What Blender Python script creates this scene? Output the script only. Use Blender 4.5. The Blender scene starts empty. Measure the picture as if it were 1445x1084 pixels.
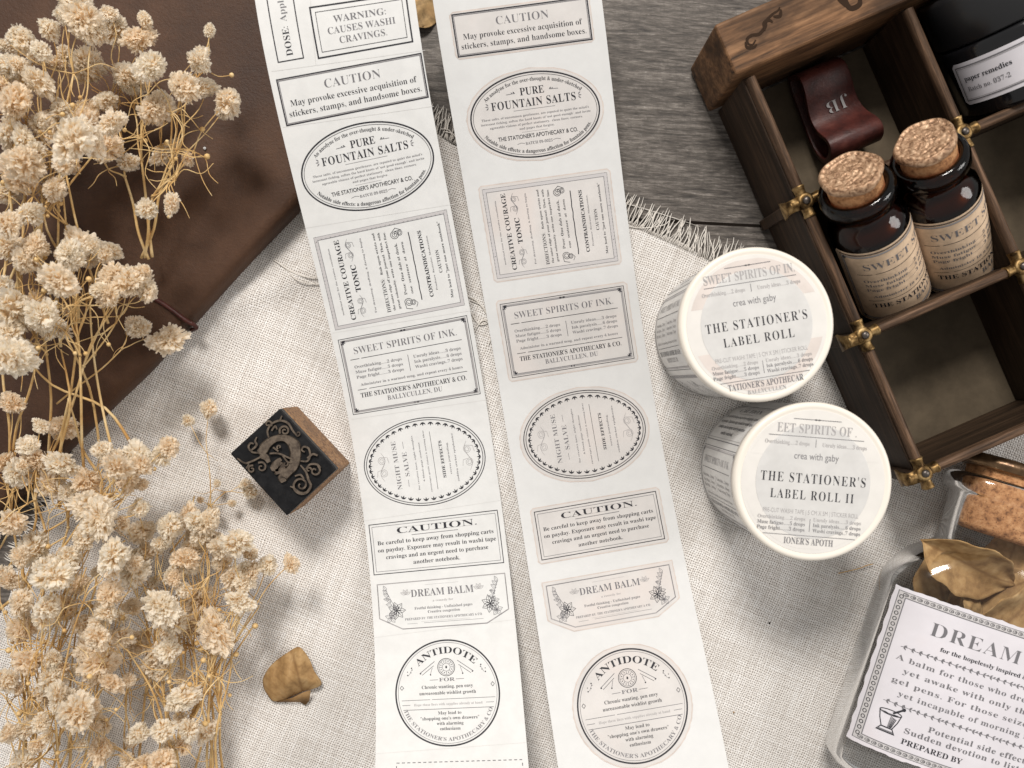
import bpy, math, random
import numpy as np
from mathutils import Vector, Matrix
random.seed(7)
SC = bpy.context.scene
COL = SC.collection
R = math.radians
S = 0.001                     # everything below is laid out in millimetres
# ------------------------------------------------------------------ camera, light, exposure
CAMH, F, PX, PY = 330.0, 1274.0, 722.5, 542.0
cam = bpy.data.cameras.new('camera')
cam.sensor_width = 36.0
cam.lens = 36.0 * F / 1445.0
cam.clip_start = 0.01
cam.clip_end = 50
cam.dof.use_dof = True
cam.dof.focus_distance = (CAMH - 14) * S
cam.dof.aperture_fstop = 14.0
camo = bpy.data.objects.new('camera', cam)
COL.objects.link(camo)
camo.location = (0, 0, CAMH * S)
SC.camera = camo
world = bpy.data.worlds.new('World')
SC.world = world
world.use_nodes = True
bg = world.node_tree.nodes['Background']
bg.inputs[0].default_value = (1.0, 0.975, 0.945, 1)
bg.inputs[1].default_value = 0.43
SUNV = Vector((-0.16, 0.73, 0.95)).normalized()      # towards the window
win = bpy.data.lights.new('window_light', 'AREA')
win.shape = 'RECTANGLE'
win.size, win.size_y = 0.38, 0.34
win.energy = 24.5
win.color = (1.0, 0.955, 0.90)
wino = bpy.data.objects.new('window_light', win)
COL.objects.link(wino)
wino.location = SUNV * 1.6
wino.rotation_euler = SUNV.to_track_quat('Z', 'Y').to_euler()
RIGHTV = Vector((0.80, 0.10, 0.62)).normalized()     # second, weaker window off to the right
win2 = bpy.data.lights.new('side_window_light', 'AREA')
win2.shape = 'RECTANGLE'
win2.size, win2.size_y = 0.45, 0.6
win2.energy = 7.5
win2.color = (1.0, 0.97, 0.94)
wino2 = bpy.data.objects.new('side_window_light', win2)
COL.objects.link(wino2)
wino2.location = RIGHTV * 1.5
wino2.rotation_euler = RIGHTV.to_track_quat('Z', 'Y').to_euler()
SC.view_settings.view_transform = 'Standard'
SC.view_settings.look = 'None'
SC.view_settings.exposure = 0
SC.view_settings.gamma = 1
SC.render.engine = 'CYCLES'
SC.cycles.max_bounces = 10
SC.cycles.transparent_max_bounces = 24
SC.cycles.use_denoising = True


def W(px, py, z=0.0):
    """photo pixel -> millimetres on the plane at height z"""
    k = (CAMH - z) / F
    return Vector(((px - PX) * k, -(py - PY) * k, z))


# ------------------------------------------------------------------ materials
def mat(name, col, rough=0.6, metal=0.0, spec=0.5):
    m = bpy.data.materials.new(name)
    m.use_nodes = True
    b = m.node_tree.nodes['Principled BSDF']
    b.inputs['Base Color'].default_value = (*col, 1)
    b.inputs['Roughness'].default_value = rough
    b.inputs['Metallic'].default_value = metal
    b.inputs['Specular IOR Level'].default_value = spec
    return m


class NT:
    def __init__(s, m):
        s.m, s.t = m, m.node_tree
        s.b = s.t.nodes['Principled BSDF']

    def n(s, typ, **kw):
        x = s.t.nodes.new(typ)
        for k, v in kw.items():
            if k.startswith('i_'):
                x.inputs[k[2:].replace('_', ' ')].default_value = v
            else:
                setattr(x, k, v)
        return x

    def l(s, a, b):
        s.t.links.new(a, b)

    def coords(s, scale=(1, 1, 1), rot=0.0, kind='Object'):
        tc = s.n('ShaderNodeTexCoord')
        mp = s.n('ShaderNodeMapping')
        mp.inputs['Rotation'].default_value = (0, 0, rot)
        mp.vector_type = 'POINT'
        s.l(tc.outputs[kind], mp.inputs[0])
        mp2 = s.n('ShaderNodeMapping')
        mp2.inputs['Scale'].default_value = scale
        s.l(mp.outputs[0], mp2.inputs[0])
        return mp2.outputs[0]

    def noise(s, vec, scale, detail=4, rough=0.55, dist=0.0):
        x = s.n('ShaderNodeTexNoise')
        x.inputs['Scale'].default_value = scale
        x.inputs['Detail'].default_value = detail
        x.inputs['Roughness'].default_value = rough
        x.inputs['Distortion'].default_value = dist
        s.l(vec, x.inputs['Vector'])
        return x.outputs['Fac']

    def ramp(s, fac, stops):
        x = s.n('ShaderNodeValToRGB')
        e = x.color_ramp.elements
        while len(e) < len(stops):
            e.new(0.5)
        for i, (p, c) in enumerate(stops):
            e[i].position = p
            e[i].color = (*c, 1)
        s.l(fac, x.inputs[0])
        return x.outputs[0]

    def math(s, op, a, b=None, c=None):
        x = s.n('ShaderNodeMath')
        x.operation = op
        for i, v in enumerate((a, b, c)):
            if v is None:
                continue
            if isinstance(v, (int, float)):
                x.inputs[i].default_value = v
            else:
                s.l(v, x.inputs[i])
        return x.outputs[0]

    def mix(s, fac, a, b, mode='MIX'):
        x = s.n('ShaderNodeMix')
        x.data_type = 'RGBA'
        x.blend_type = mode
        for sock, v in ((x.inputs[0], fac), (x.inputs[6], a), (x.inputs[7], b)):
            if isinstance(v, (int, float)):
                sock.default_value = v
            elif isinstance(v, tuple):
                sock.default_value = (*v, 1)
            else:
                s.l(v, sock)
        return x.outputs[2]

    def bump(s, h, strength=0.3, dist=0.2):
        x = s.n('ShaderNodeBump')
        x.inputs['Strength'].default_value = strength
        x.inputs['Distance'].default_value = dist * S
        s.l(h, x.inputs['Height'])
        s.l(x.outputs[0], s.b.inputs['Normal'])
        return x

    def base(s, c):
        s.l(c, s.b.inputs['Base Color'])

    def rough(s, c):
        s.l(c, s.b.inputs['Roughness'])


def grain_mat(name, dark, mid, light, rot, scale=900.0, stretch=0.06, rough=0.6, bump=0.3, worn=0.5, spec=0.16):
    """wood whose grain runs along local x after rotation by rot"""
    m = mat(name, mid, rough, 0, spec)
    n = NT(m)
    v = n.coords((stretch, 1, 1), rot)
    a = n.noise(v, scale, 6, 0.65, 0.3)
    v2 = n.coords((stretch * 0.5, 1, 1), rot)
    b = n.noise(v2, scale * 0.25, 4, 0.6, 0.8)
    v3 = n.coords((0.5, 1, 1), rot)
    c = n.noise(v3, 70, 5, 0.6)
    f = n.math('ADD', n.math('MULTIPLY', a, 0.55), n.math('MULTIPLY', b, 0.45))
    col = n.ramp(f, [(0.36, dark), (0.5, mid), (0.64, light)])
    col = n.mix(n.math('MULTIPLY', n.ramp(c, [(0.42, (0, 0, 0)), (0.62, (1, 1, 1))]), worn), col, dark)
    n.base(col)
    n.bump(f, bump, 0.3)
    return m


M = {}
# table board: grey brown wood with horizontal grain and pale flecks
m = mat('weathered_board', (0.12, 0.10, 0.085), 0.55, 0, 0.35)
n = NT(m)
v = n.coords((0.16, 1, 1), R(4))
a = n.noise(v, 1100, 6, 0.7, 0.2)
b = n.noise(n.coords((0.09, 1, 1), R(4)), 240, 6, 0.7, 1.8)
c = n.noise(n.coords((0.35, 1, 1), R(4)), 1500, 2, 0.5)
cross = n.noise(n.coords((1, 0.25, 1), R(2)), 900, 3, 0.6)
f = n.math('ADD', n.math('MULTIPLY', a, 0.5), n.math('MULTIPLY', b, 0.5))
col = n.ramp(f, [(0.37, (0.030, 0.026, 0.023)), (0.5, (0.108, 0.093, 0.081)), (0.62, (0.25, 0.222, 0.197))])
fl = n.math('MULTIPLY', n.ramp(c, [(0.60, (0, 0, 0)), (0.70, (1, 1, 1))]), n.ramp(b, [(0.5, (0, 0, 0)), (0.62, (1, 1, 1))]))
col = n.mix(n.math('MULTIPLY', fl, 0.55), col, (0.42, 0.39, 0.36))
col = n.mix(n.math('MULTIPLY', n.ramp(cross, [(0.5, (0, 0, 0)), (0.7, (1, 1, 1))]), 0.35), col, (0.06, 0.052, 0.046))
n.base(col)
n.bump(f, 0.8, 0.5)
M['board'] = m

# linen
CLROT = R(-21)
m = mat('natural_linen', (0.6, 0.56, 0.5), 0.95, 0, 0.1)
n = NT(m)
v = n.coords((1, 1, 1), -CLROT)
wob = n.n('ShaderNodeTexNoise')
wob.inputs['Scale'].default_value = 130
wob.inputs['Detail'].default_value = 3
n.l(v, wob.inputs['Vector'])
va = n.n('ShaderNodeVectorMath', operation='MULTIPLY_ADD')
n.l(wob.outputs['Color'], va.inputs[0])
va.inputs[1].default_value = (0.0022, 0.0022, 0)
n.l(v, va.inputs[2])
sx = n.n('ShaderNodeSeparateXYZ')
n.l(va.outputs[0], sx.inputs[0])
P = 0.81 * S
kx = n.math('MULTIPLY', sx.outputs[0], 2 * math.pi / P)
ky = n.math('MULTIPLY', sx.outputs[1], 2 * math.pi / P)
ax_ = n.math('MULTIPLY_ADD', n.math('SINE', kx), 0.5, 0.5)
ay_ = n.math('MULTIPLY_ADD', n.math('SINE', ky), 0.5, 0.5)
par = n.math('MULTIPLY', n.math('SINE', n.math('MULTIPLY', kx, 0.5)), n.math('SINE', n.math('MULTIPLY', ky, 0.5)))
irr = n.noise(v, 1500, 2, 0.6)
slubx = n.noise(n.coords((0.04, 1, 1), -CLROT), 1150, 2, 0.5)
sluby = n.noise(n.coords((1, 0.04, 1), -CLROT), 1150, 2, 0.5)
hole = n.math('MULTIPLY', n.math('SUBTRACT', 1.0, ax_), n.math('SUBTRACT', 1.0, ay_))
hole = n.math('MULTIPLY', hole, n.math('MULTIPLY_ADD', irr, 1.6, 0.35))
hf = n.ramp(hole, [(0.38, (0, 0, 0)), (0.85, (1, 1, 1))])
th = n.math('ADD', n.math('MULTIPLY', slubx, 0.5), n.math('MULTIPLY', sluby, 0.5))
thc = n.ramp(th, [(0.32, (0.64, 0.60, 0.56)), (0.48, (0.775, 0.74, 0.70)), (0.64, (0.87, 0.85, 0.825))])
col = n.mix(hf, thc, (0.22, 0.185, 0.16))
big = n.noise(v, 22, 3, 0.5)
col = n.mix(n.math('MULTIPLY', n.ramp(big, [(0.42, (0, 0, 0)), (0.7, (1, 1, 1))]), 0.10), col, (0.50, 0.46, 0.41), 'MULTIPLY')
n.base(col)
hgt = n.math('ADD', n.math('MULTIPLY', n.math('ADD', ax_, ay_), 0.5), n.math('MULTIPLY', par, 0.45))
n.bump(hgt, 0.55, 0.3)
M['linen'] = m
M['thread'] = mat('linen_thread', (0.74, 0.70, 0.645), 0.9, 0, 0.1)


def fresnel_glass(name, tint, edge, refl=1.0):
    """thin glass wall: lets light straight through and mirrors at grazing angles"""
    m = bpy.data.materials.new(name)
    m.use_nodes = True
    t = m.node_tree
    t.nodes.remove(t.nodes['Principled BSDF'])
    out = t.nodes['Material Output']
    tr = t.nodes.new('ShaderNodeBsdfTransparent')
    lw = t.nodes.new('ShaderNodeLayerWeight')
    lw.inputs[0].default_value = 0.35
    mx = t.nodes.new('ShaderNodeMix')
    mx.data_type = 'RGBA'
    mx.inputs[6].default_value = (*tint, 1)
    mx.inputs[7].default_value = (*edge, 1)
    t.links.new(lw.outputs['Facing'], mx.inputs[0])
    t.links.new(mx.outputs[2], tr.inputs[0])
    gl = t.nodes.new('ShaderNodeBsdfGlossy')
    gl.inputs['Roughness'].default_value = 0.09
    fr = t.nodes.new('ShaderNodeFresnel')
    fr.inputs[0].default_value = 1.5
    mu = t.nodes.new('ShaderNodeMath')
    mu.operation = 'MULTIPLY'
    mu.inputs[1].default_value = refl
    t.links.new(fr.outputs[0], mu.inputs[0])
    ms_ = t.nodes.new('ShaderNodeMixShader')
    t.links.new(mu.outputs[0], ms_.inputs[0])
    t.links.new(tr.outputs[0], ms_.inputs[1])
    t.links.new(gl.outputs[0], ms_.inputs[2])
    t.links.new(ms_.outputs[0], out.inputs[0])
    return m


def paper_mat(name, col, var=0.06, scale=120, rough=0.7, spots=None):
    m = mat(name, col, rough, 0, 0.25)
    n = NT(m)
    v = n.coords()
    a = n.noise(v, scale, 5, 0.6)
    d = tuple(x * (1 - var * 1.6) for x in col)
    u = tuple(min(0.9, x * (1 + var * 0.6)) for x in col)
    c = n.ramp(a, [(0.35, d), (0.65, u)])
    if spots:
        b = n.noise(v, scale * 0.45, 3, 0.5)
        c = n.mix(n.math('MULTIPLY', n.ramp(b, [(0.56, (0, 0, 0)), (0.72, (1, 1, 1))]), 0.6), c, spots)
    n.base(c)
    n.bump(n.noise(v, 900, 3, 0.5), 0.06, 0.1)
    return m


M['washi'] = paper_mat('white_washi_paper', (0.685, 0.683, 0.672), 0.03, 200)
M['release'] = paper_mat('white_release_paper', (0.645, 0.645, 0.639), 0.02, 200, 0.5)
M['sticker'] = paper_mat('aged_pink_grey_paper', (0.61, 0.585, 0.567), 0.05, 90, 0.7, (0.635, 0.565, 0.53))
M['sticker_edge'] = paper_mat('aged_tan_paper_edge', (0.60, 0.525, 0.48), 0.08, 200, 0.7)
M['kraft'] = paper_mat('tan_kraft_paper', (0.70, 0.52, 0.36), 0.12, 300, 0.75, (0.62, 0.45, 0.30))
M['lilac'] = paper_mat('pale_lilac_label_paper', (0.67, 0.645, 0.68), 0.04, 70, 0.65, (0.68, 0.61, 0.62))
M['ink'] = mat('black_ink', (0.028, 0.028, 0.034), 0.6, 0, 0.2)
M['ink_mid'] = mat('grey_ink', (0.16, 0.155, 0.165), 0.6, 0, 0.2)
M['ink_pale'] = mat('pale_grey_ink', (0.34, 0.325, 0.325), 0.6, 0, 0.2)
M['cut'] = mat('die_cut_line', (0.60, 0.59, 0.575), 0.8, 0, 0.1)
M['ink_light'] = mat('light_grey_ink', (0.52, 0.50, 0.50), 0.6, 0, 0.2)
INK = [M['ink'], M['ink_mid'], M['ink_pale'], M['ink_light']]

# leather
m = mat('dark_brown_leather', (0.05, 0.025, 0.016), 0.6, 0, 0.24)
n = NT(m)
v = n.coords()
a = n.noise(v, 26, 8, 0.72)
b = n.noise(v, 1000, 4, 0.7)
sc = n.noise(n.coords((1, 0.25, 1), R(35)), 420, 3, 0.6, 1.5)
col = n.ramp(a, [(0.25, (0.030, 0.0135, 0.008)), (0.5, (0.060, 0.029, 0.016)), (0.75, (0.100, 0.050, 0.028))])
col = n.mix(n.math('MULTIPLY', n.ramp(sc, [(0.66, (0, 0, 0)), (0.74, (1, 1, 1))]), 0.3), col, (0.13, 0.062, 0.033))
n.base(col)
n.rough(n.math('MULTIPLY_ADD', a, 0.3, 0.40))
n.bump(n.math('ADD', n.math('MULTIPLY', b, 0.9), n.math('MULTIPLY', a, 1.2)), 0.5, 0.5)
M['leather'] = m
m = mat('oxblood_leather', (0.085, 0.018, 0.014), 0.46, 0, 0.4)
n = NT(m)
a = n.noise(n.coords(), 160, 5, 0.6)
n.base(n.ramp(a, [(0.3, (0.026, 0.007, 0.006)), (0.55, (0.068, 0.016, 0.012)), (0.8, (0.13, 0.042, 0.03))]))
n.bump(n.noise(n.coords(), 800, 5, 0.7), 0.4, 0.4)
M['oxblood'] = m
BXR = R(23.5)
M['box'] = grain_mat('dark_stained_wood', (0.014, 0.009, 0.006), (0.038, 0.023, 0.014), (0.082, 0.050, 0.030), -BXR, 900, 0.07, 0.55, 0.3, 0.4)
M['box_v'] = grain_mat('dark_stained_wood_side', (0.013, 0.008, 0.005), (0.035, 0.021, 0.013), (0.076, 0.046, 0.028), -BXR + R(90), 900, 0.07, 0.55, 0.3, 0.4)
M['rail'] = grain_mat('worn_rail_wood', (0.018, 0.011, 0.007), (0.082, 0.048, 0.029), (0.20, 0.118, 0.072), -BXR, 1300, 0.06, 0.5, 0.35, 0.5)
M['rail_v'] = grain_mat('worn_rail_wood_side', (0.018, 0.011, 0.007), (0.082, 0.048, 0.029), (0.20, 0.118, 0.072), -BXR + R(90), 1300, 0.06, 0.5, 0.35, 0.5)
M['endboard'] = grain_mat('worn_brown_board', (0.032, 0.019, 0.012), (0.18, 0.093, 0.046), (0.33, 0.18, 0.092), -BXR, 650, 0.09, 0.5, 0.4, 0.75)
M['boxfloor'] = paper_mat('dusty_box_floor', (0.105, 0.080, 0.052), 0.14, 130, 0.8, (0.085, 0.064, 0.042))
M['carved'] = mat('dark_carved_recess', (0.010, 0.007, 0.005), 0.8, 0, 0.1)
M['groove_shade'] = mat('brown_groove_shade', (0.030, 0.017, 0.010), 0.8, 0, 0.1)  # dark tone stands for the shade inside carved grooves
m = mat('aged_brass', (0.36, 0.23, 0.09), 0.36, 1.0)
n = NT(m)
a = n.noise(n.coords(), 330, 5, 0.6)
n.base(n.ramp(a, [(0.36, (0.06, 0.036, 0.017)), (0.5, (0.24, 0.15, 0.062)), (0.66, (0.47, 0.33, 0.16))]))
n.rough(n.math('MULTIPLY_ADD', a, 0.4, 0.3))
n.bump(n.noise(n.coords(), 700, 3), 0.12, 0.1)
M['brass'] = m
M['rivet'] = mat('dark_iron_rivet', (0.11, 0.095, 0.085), 0.4, 0.85)
m = mat('cork', (0.42, 0.22, 0.10), 0.85, 0, 0.2)
n = NT(m)
a = n.noise(n.coords(), 420, 5, 0.7)
b = n.noise(n.coords(), 1500, 2, 0.5)
c = n.ramp(a, [(0.33, (0.15, 0.065, 0.03)), (0.5, (0.44, 0.215, 0.095)), (0.7, (0.60, 0.34, 0.17))])
n.base(n.mix(n.math('MULTIPLY', n.ramp(b, [(0.62, (0, 0, 0)), (0.7, (1, 1, 1))]), 0.7), c, (0.08, 0.035, 0.018)))
n.bump(a, 0.5, 0.5)
M['cork'] = m
m = mat('copper_wax', (0.50, 0.30, 0.17), 0.48, 0.4)
n = NT(m)
a = n.noise(n.coords(), 520, 4, 0.6, 1.2)
n.base(n.ramp(a, [(0.35, (0.16, 0.085, 0.045)), (0.5, (0.40, 0.24, 0.14)), (0.68, (0.62, 0.43, 0.28))]))
n.bump(a, 0.35, 0.5)
M['wax'] = m
m = mat('bronze_wax', (0.20, 0.12, 0.06), 0.3, 0.7)
n = NT(m)
a = n.noise(n.coords(), 160, 3, 0.5)
n.base(n.ramp(a, [(0.35, (0.07, 0.04, 0.022)), (0.65, (0.27, 0.165, 0.085))]))
n.bump(a, 0.5, 0.8)
M['bronze_wax'] = m
M['amber'] = fresnel_glass('amber_glass', (0.66, 0.30, 0.10), (0.10, 0.032, 0.010), 1.0)
M['amber_dark'] = mat('dark_amber_inside', (0.048, 0.022, 0.009), 0.35, 0, 0.4)
M['glass'] = fresnel_glass('clear_glass', (0.99, 0.992, 0.99), (0.955, 0.958, 0.955), 1.0)
M['blackglass'] = mat('black_glossy_jar', (0.006, 0.006, 0.007), 0.12, 0, 0.5)
M['blackcap'] = mat('black_satin_cap', (0.012, 0.012, 0.013), 0.32, 0, 0.5)
m = mat('dry_leaf', (0.30, 0.17, 0.06), 0.7, 0, 0.25)
n = NT(m)
a = n.noise(n.coords(), 190, 5, 0.6)
at = n.n('ShaderNodeAttribute', attribute_name='vein')
c = n.ramp(a, [(0.3, (0.20, 0.112, 0.045)), (0.5, (0.355, 0.215, 0.09)), (0.72, (0.48, 0.32, 0.155))])
n.base(n.mix(n.math('MULTIPLY', at.outputs['Fac'], 0.65), c, (0.17, 0.085, 0.032)))
n.bump(a, 0.3, 0.5)
M['leaf'] = m
M['leaf_pale'] = paper_mat('pale_dry_leaf', (0.46, 0.30, 0.14), 0.32, 260, 0.7, (0.30, 0.17, 0.07))
m = mat('straw_stem', (0.46, 0.29, 0.115), 0.6, 0, 0.3)
n = NT(m)
a = n.noise(n.coords(), 120, 4, 0.6)
n.base(n.ramp(a, [(0.3, (0.48, 0.26, 0.085)), (0.5, (0.66, 0.44, 0.19)), (0.72, (0.80, 0.63, 0.36))]))
M['stem'] = m
# blossom petals (tip paler than the base: the petal's own colour)
m = bpy.data.materials.new('dried_petal')
m.use_nodes = True
n = NT(m)
at = n.n('ShaderNodeAttribute', attribute_name='tip')
oi = n.n('ShaderNodeObjectInfo')
c = n.ramp(at.outputs['Fac'], [(0.0, (0.85, 0.54, 0.22)), (0.22, (0.955, 0.79, 0.545)), (0.50, (0.975, 0.92, 0.815))])
c = n.mix(n.math('MULTIPLY', n.math('POWER', oi.outputs['Random'], 2.0), 0.38), c, (0.92, 0.71, 0.45))
n.base(c)
n.b.inputs['Roughness'].default_value = 0.8
n.b.inputs['Specular IOR Level'].default_value = 0.15
tl = n.n('ShaderNodeBsdfTranslucent')
n.l(c, tl.inputs[0])
mxs = n.n('ShaderNodeMixShader')
mxs.inputs[0].default_value = 0.55
n.l(n.b.outputs[0], mxs.inputs[1])
n.l(tl.outputs[0], mxs.inputs[2])
n.l(mxs.outputs[0], n.t.nodes['Material Output'].inputs[0])
M['petal'] = m
M['lid'] = mat('ivory_plastic_ring', (0.78, 0.725, 0.645), 0.38, 0, 0.5)
M['lidpaper'] = paper_mat('printed_lid_paper', (0.70, 0.675, 0.64), 0.03, 120, 0.35)
M['lidgrey'] = paper_mat('grey_lid_centre', (0.60, 0.59, 0.575), 0.05, 150, 0.35)
M['lidpink'] = paper_mat('pinkish_lid_print', (0.655, 0.59, 0.55), 0.06, 110, 0.35)
M['rollside'] = paper_mat('rolled_tape_side', (0.70, 0.69, 0.67), 0.05, 90, 0.3)
m = mat('stamp_wood', (0.30, 0.165, 0.075), 0.6, 0, 0.3)
n = NT(m)
a = n.noise(n.coords(), 900, 4, 0.7)
b = n.noise(n.coords(), 120, 4, 0.6)
c = n.ramp(a, [(0.38, (0.10, 0.05, 0.025)), (0.5, (0.27, 0.145, 0.068)), (0.66, (0.37, 0.215, 0.105))])
n.base(n.mix(n.math('MULTIPLY', n.ramp(b, [(0.5, (0, 0, 0)), (0.68, (1, 1, 1))]), 0.6), c, (0.11, 0.06, 0.032)))
n.bump(a, 0.3, 0.3)
M['stampwood'] = m
m = mat('inked_black_plate', (0.018, 0.018, 0.019), 0.45, 0.2, 0.5)
n = NT(m)
a = n.noise(n.coords(), 240, 6, 0.7)
n.base(n.ramp(a, [(0.4, (0.007, 0.007, 0.008)), (0.62, (0.015, 0.015, 0.016)), (0.8, (0.045, 0.043, 0.04))]))
n.bump(a, 0.4, 0.3)
M['plate'] = m
m.node_tree.nodes['Principled BSDF'].inputs['Specular IOR Level'].default_value = 0.2
m = mat('worn_type_metal', (0.15, 0.115, 0.085), 0.42, 0.55, 0.5)
n = NT(m)
a = n.noise(n.coords(), 500, 5, 0.7)
n.base(n.ramp(a, [(0.36, (0.07, 0.052, 0.04)), (0.6, (0.18, 0.14, 0.105))]))
n.bump(a, 0.2, 0.2)
M['type'] = m

# ------------------------------------------------------------------ object helpers
BASE = {}


def thing(name, label, cat, loc, group=None):
    o = bpy.data.objects.new(name, None)
    COL.objects.link(o)
    o.empty_display_size = 0.005
    o.location = Vector(loc) * S
    o['label'] = label
    o['category'] = cat
    if group:
        o['group'] = group
    BASE[o.name] = Vector(loc)
    return o


def tag(o, label, cat, group=None):
    o['label'] = label
    o['category'] = cat
    if group:
        o['group'] = group
    return o


def build(name, V, Fc, mats, parent=None, idx=None, smooth=False, base=None, attr=None):
    """link one mesh object; V in world millimetres"""
    if parent is not None:
        b = BASE[parent.name]
    else:
        b = base if base is not None else (sum((Vector(v) for v in V), Vector()) / max(1, len(V)) if V else Vector())
        if base is None:
            b = Vector((b.x, b.y, min(v[2] for v in V)))
    me = bpy.data.meshes.new(name)
    A = np.array([tuple(v) for v in V], dtype=float)
    A = (A - np.array(b)) * S
    me.from_pydata(A.tolist(), [], Fc)
    if not isinstance(mats, (list, tuple)):
        mats = [mats]
    for m_ in mats:
        me.materials.append(m_)
    if idx:
        me.polygons.foreach_set('material_index', idx)
    if smooth:
        me.polygons.foreach_set('use_smooth', [True] * len(me.polygons))
    if attr:
        at_ = me.attributes.new(attr[0], 'FLOAT', 'POINT')
        at_.data.foreach_set('value', attr[1])
    me.update()
    o = bpy.data.objects.new(name, me)
    COL.objects.link(o)
    if parent is not None:
        o.parent = parent
    else:
        o.location = b * S
    BASE[o.name] = b
    return o


def bevel(o, w=0.4, seg=2, ang=35):
    md = o.modifiers.new('bevel', 'BEVEL')
    md.width = w * S
    md.segments = seg
    md.limit_method = 'ANGLE'
    md.angle_limit = R(ang)
    return o


def prism(V, Fc, bottom, top):
    k = len(V)
    nn = len(bottom)
    V += [tuple(p) for p in bottom] + [tuple(p) for p in top]
    Fc.append(tuple(range(k + nn - 1, k - 1, -1)))
    Fc.append(tuple(range(k + nn, k + 2 * nn)))
    for i in range(nn):
        j = (i + 1) % nn
        Fc.append((k + i, k + j, k + nn + j, k + nn + i))


def tube(V, Fc, pts, rad, ns=6, cap=True):
    pts = [Vector(p) for p in pts]
    k = len(V)
    up = Vector((0.13, 0.21, 0.97))
    for i, p in enumerate(pts):
        d = (pts[min(i + 1, len(pts) - 1)] - pts[max(i - 1, 0)])
        if d.length < 1e-9:
            d = Vector((0, 0, 1))
        d.normalize()
        a_ = d.cross(up)
        if a_.length < 0.05:
            a_ = d.cross(Vector((1, 0, 0)))
        a_.normalize()
        b_ = d.cross(a_)
        r_ = rad[i] if isinstance(rad, (list, tuple)) else rad
        for j in range(ns):
            t_ = 2 * math.pi * j / ns
            V.append(tuple(p + a_ * (r_ * math.cos(t_)) + b_ * (r_ * math.sin(t_))))
    for i in range(len(pts) - 1):
        for j in range(ns):
            j2 = (j + 1) % ns
            Fc.append((k + i * ns + j, k + i * ns + j2, k + (i + 1) * ns + j2, k + (i + 1) * ns + j))
    if cap:
        Fc.append(tuple(k + j for j in range(ns - 1, -1, -1)))
        e = k + (len(pts) - 1) * ns
        Fc.append(tuple(e + j for j in range(ns)))


def lathe(V, Fc, o_, axis, prof, ns=48, x=None):
    """prof = [(height along axis, radius)], origin o_"""
    axis = Vector(axis).normalized()
    if x is None:
        x = axis.orthogonal()
    x = (Vector(x) - axis * Vector(x).dot(axis)).normalized()
    y = axis.cross(x)
    k = len(V)
    for h, r_ in prof:
        for j in range(ns):
            t_ = 2 * math.pi * j / ns
            V.append(tuple(Vector(o_) + axis * h + x * (r_ * math.cos(t_)) + y * (r_ * math.sin(t_))))
    for i in range(len(prof) - 1):
        for j in range(ns):
            j2 = (j + 1) % ns
            Fc.append((k + i * ns + j, k + i * ns + j2, k + (i + 1) * ns + j2, k + (i + 1) * ns + j))
    if prof[0][1] > 0.01:
        Fc.append(tuple(k + j for j in range(ns - 1, -1, -1)))
    if prof[-1][1] > 0.01:
        e = k + (len(prof) - 1) * ns
        Fc.append(tuple(e + j for j in range(ns)))


def smooth_angle(o, a_=35):
    for p in o.data.polygons:
        p.use_smooth = True
    try:
        o.data.set_sharp_from_angle(angle=R(a_))
    except Exception:
        pass
    return o


def catmull(pts, n_=6):
    P_ = [Vector(p) for p in pts]
    out = []
    for i in range(len(P_) - 1):
        p0, p1, p2, p3 = P_[max(i - 1, 0)], P_[i], P_[i + 1], P_[min(i + 2, len(P_) - 1)]
        for k in range(n_):
            t_ = k / n_
            out.append(0.5 * ((2 * p1) + (p2 - p0) * t_ + (2 * p0 - 5 * p1 + 4 * p2 - p3) * t_ ** 2 + (3 * p1 - p0 - 3 * p2 + p3) * t_ ** 3))
    out.append(P_[-1])
    return out


# ------------------------------------------------------------------ printed matter (2-D, millimetres)
_fc = bpy.data.curves.new('lettering_source', 'FONT')
_fo = bpy.data.objects.new('lettering_source', _fc)
COL.objects.link(_fo)
_cache = {}


def serif(s):
    o = ''
    for c_ in s:
        if 'A' <= c_ <= 'Z':
            o += chr(0x1D400 + ord(c_) - 65)
        elif 'a' <= c_ <= 'z':
            o += chr(0x1D41A + ord(c_) - 97)
        elif '0' <= c_ <= '9':
            o += chr(0x1D7CE + ord(c_) - 48)
        else:
            o += c_
    return o


def glyphs(s, wt=-0.006, sp=1.0, res=2, sans=False):
    key = (s, wt, sp, res, sans)
    if key in _cache:
        return _cache[key]
    _fc.body = s if sans else serif(s)
    _fc.size = 1
    _fc.offset = wt
    _fc.space_character = sp
    _fc.resolution_u = res
    _fc.fill_mode = 'FRONT'
    _fo.data = _fc
    dg = bpy.context.evaluated_depsgraph_get()
    dg.update()
    ev = _fo.evaluated_get(dg)
    me = ev.to_mesh()
    A = np.zeros(len(me.vertices) * 3)
    me.vertices.foreach_get('co', A)
    A = A.reshape(-1, 3)[:, :2].copy()
    Fs = [tuple(p.vertices) for p in me.polygons]
    ev.to_mesh_clear()
    if len(A) == 0:
        A = np.zeros((0, 2))
    _cache[key] = (A, Fs)
    return _cache[key]


CAP = None


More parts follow.
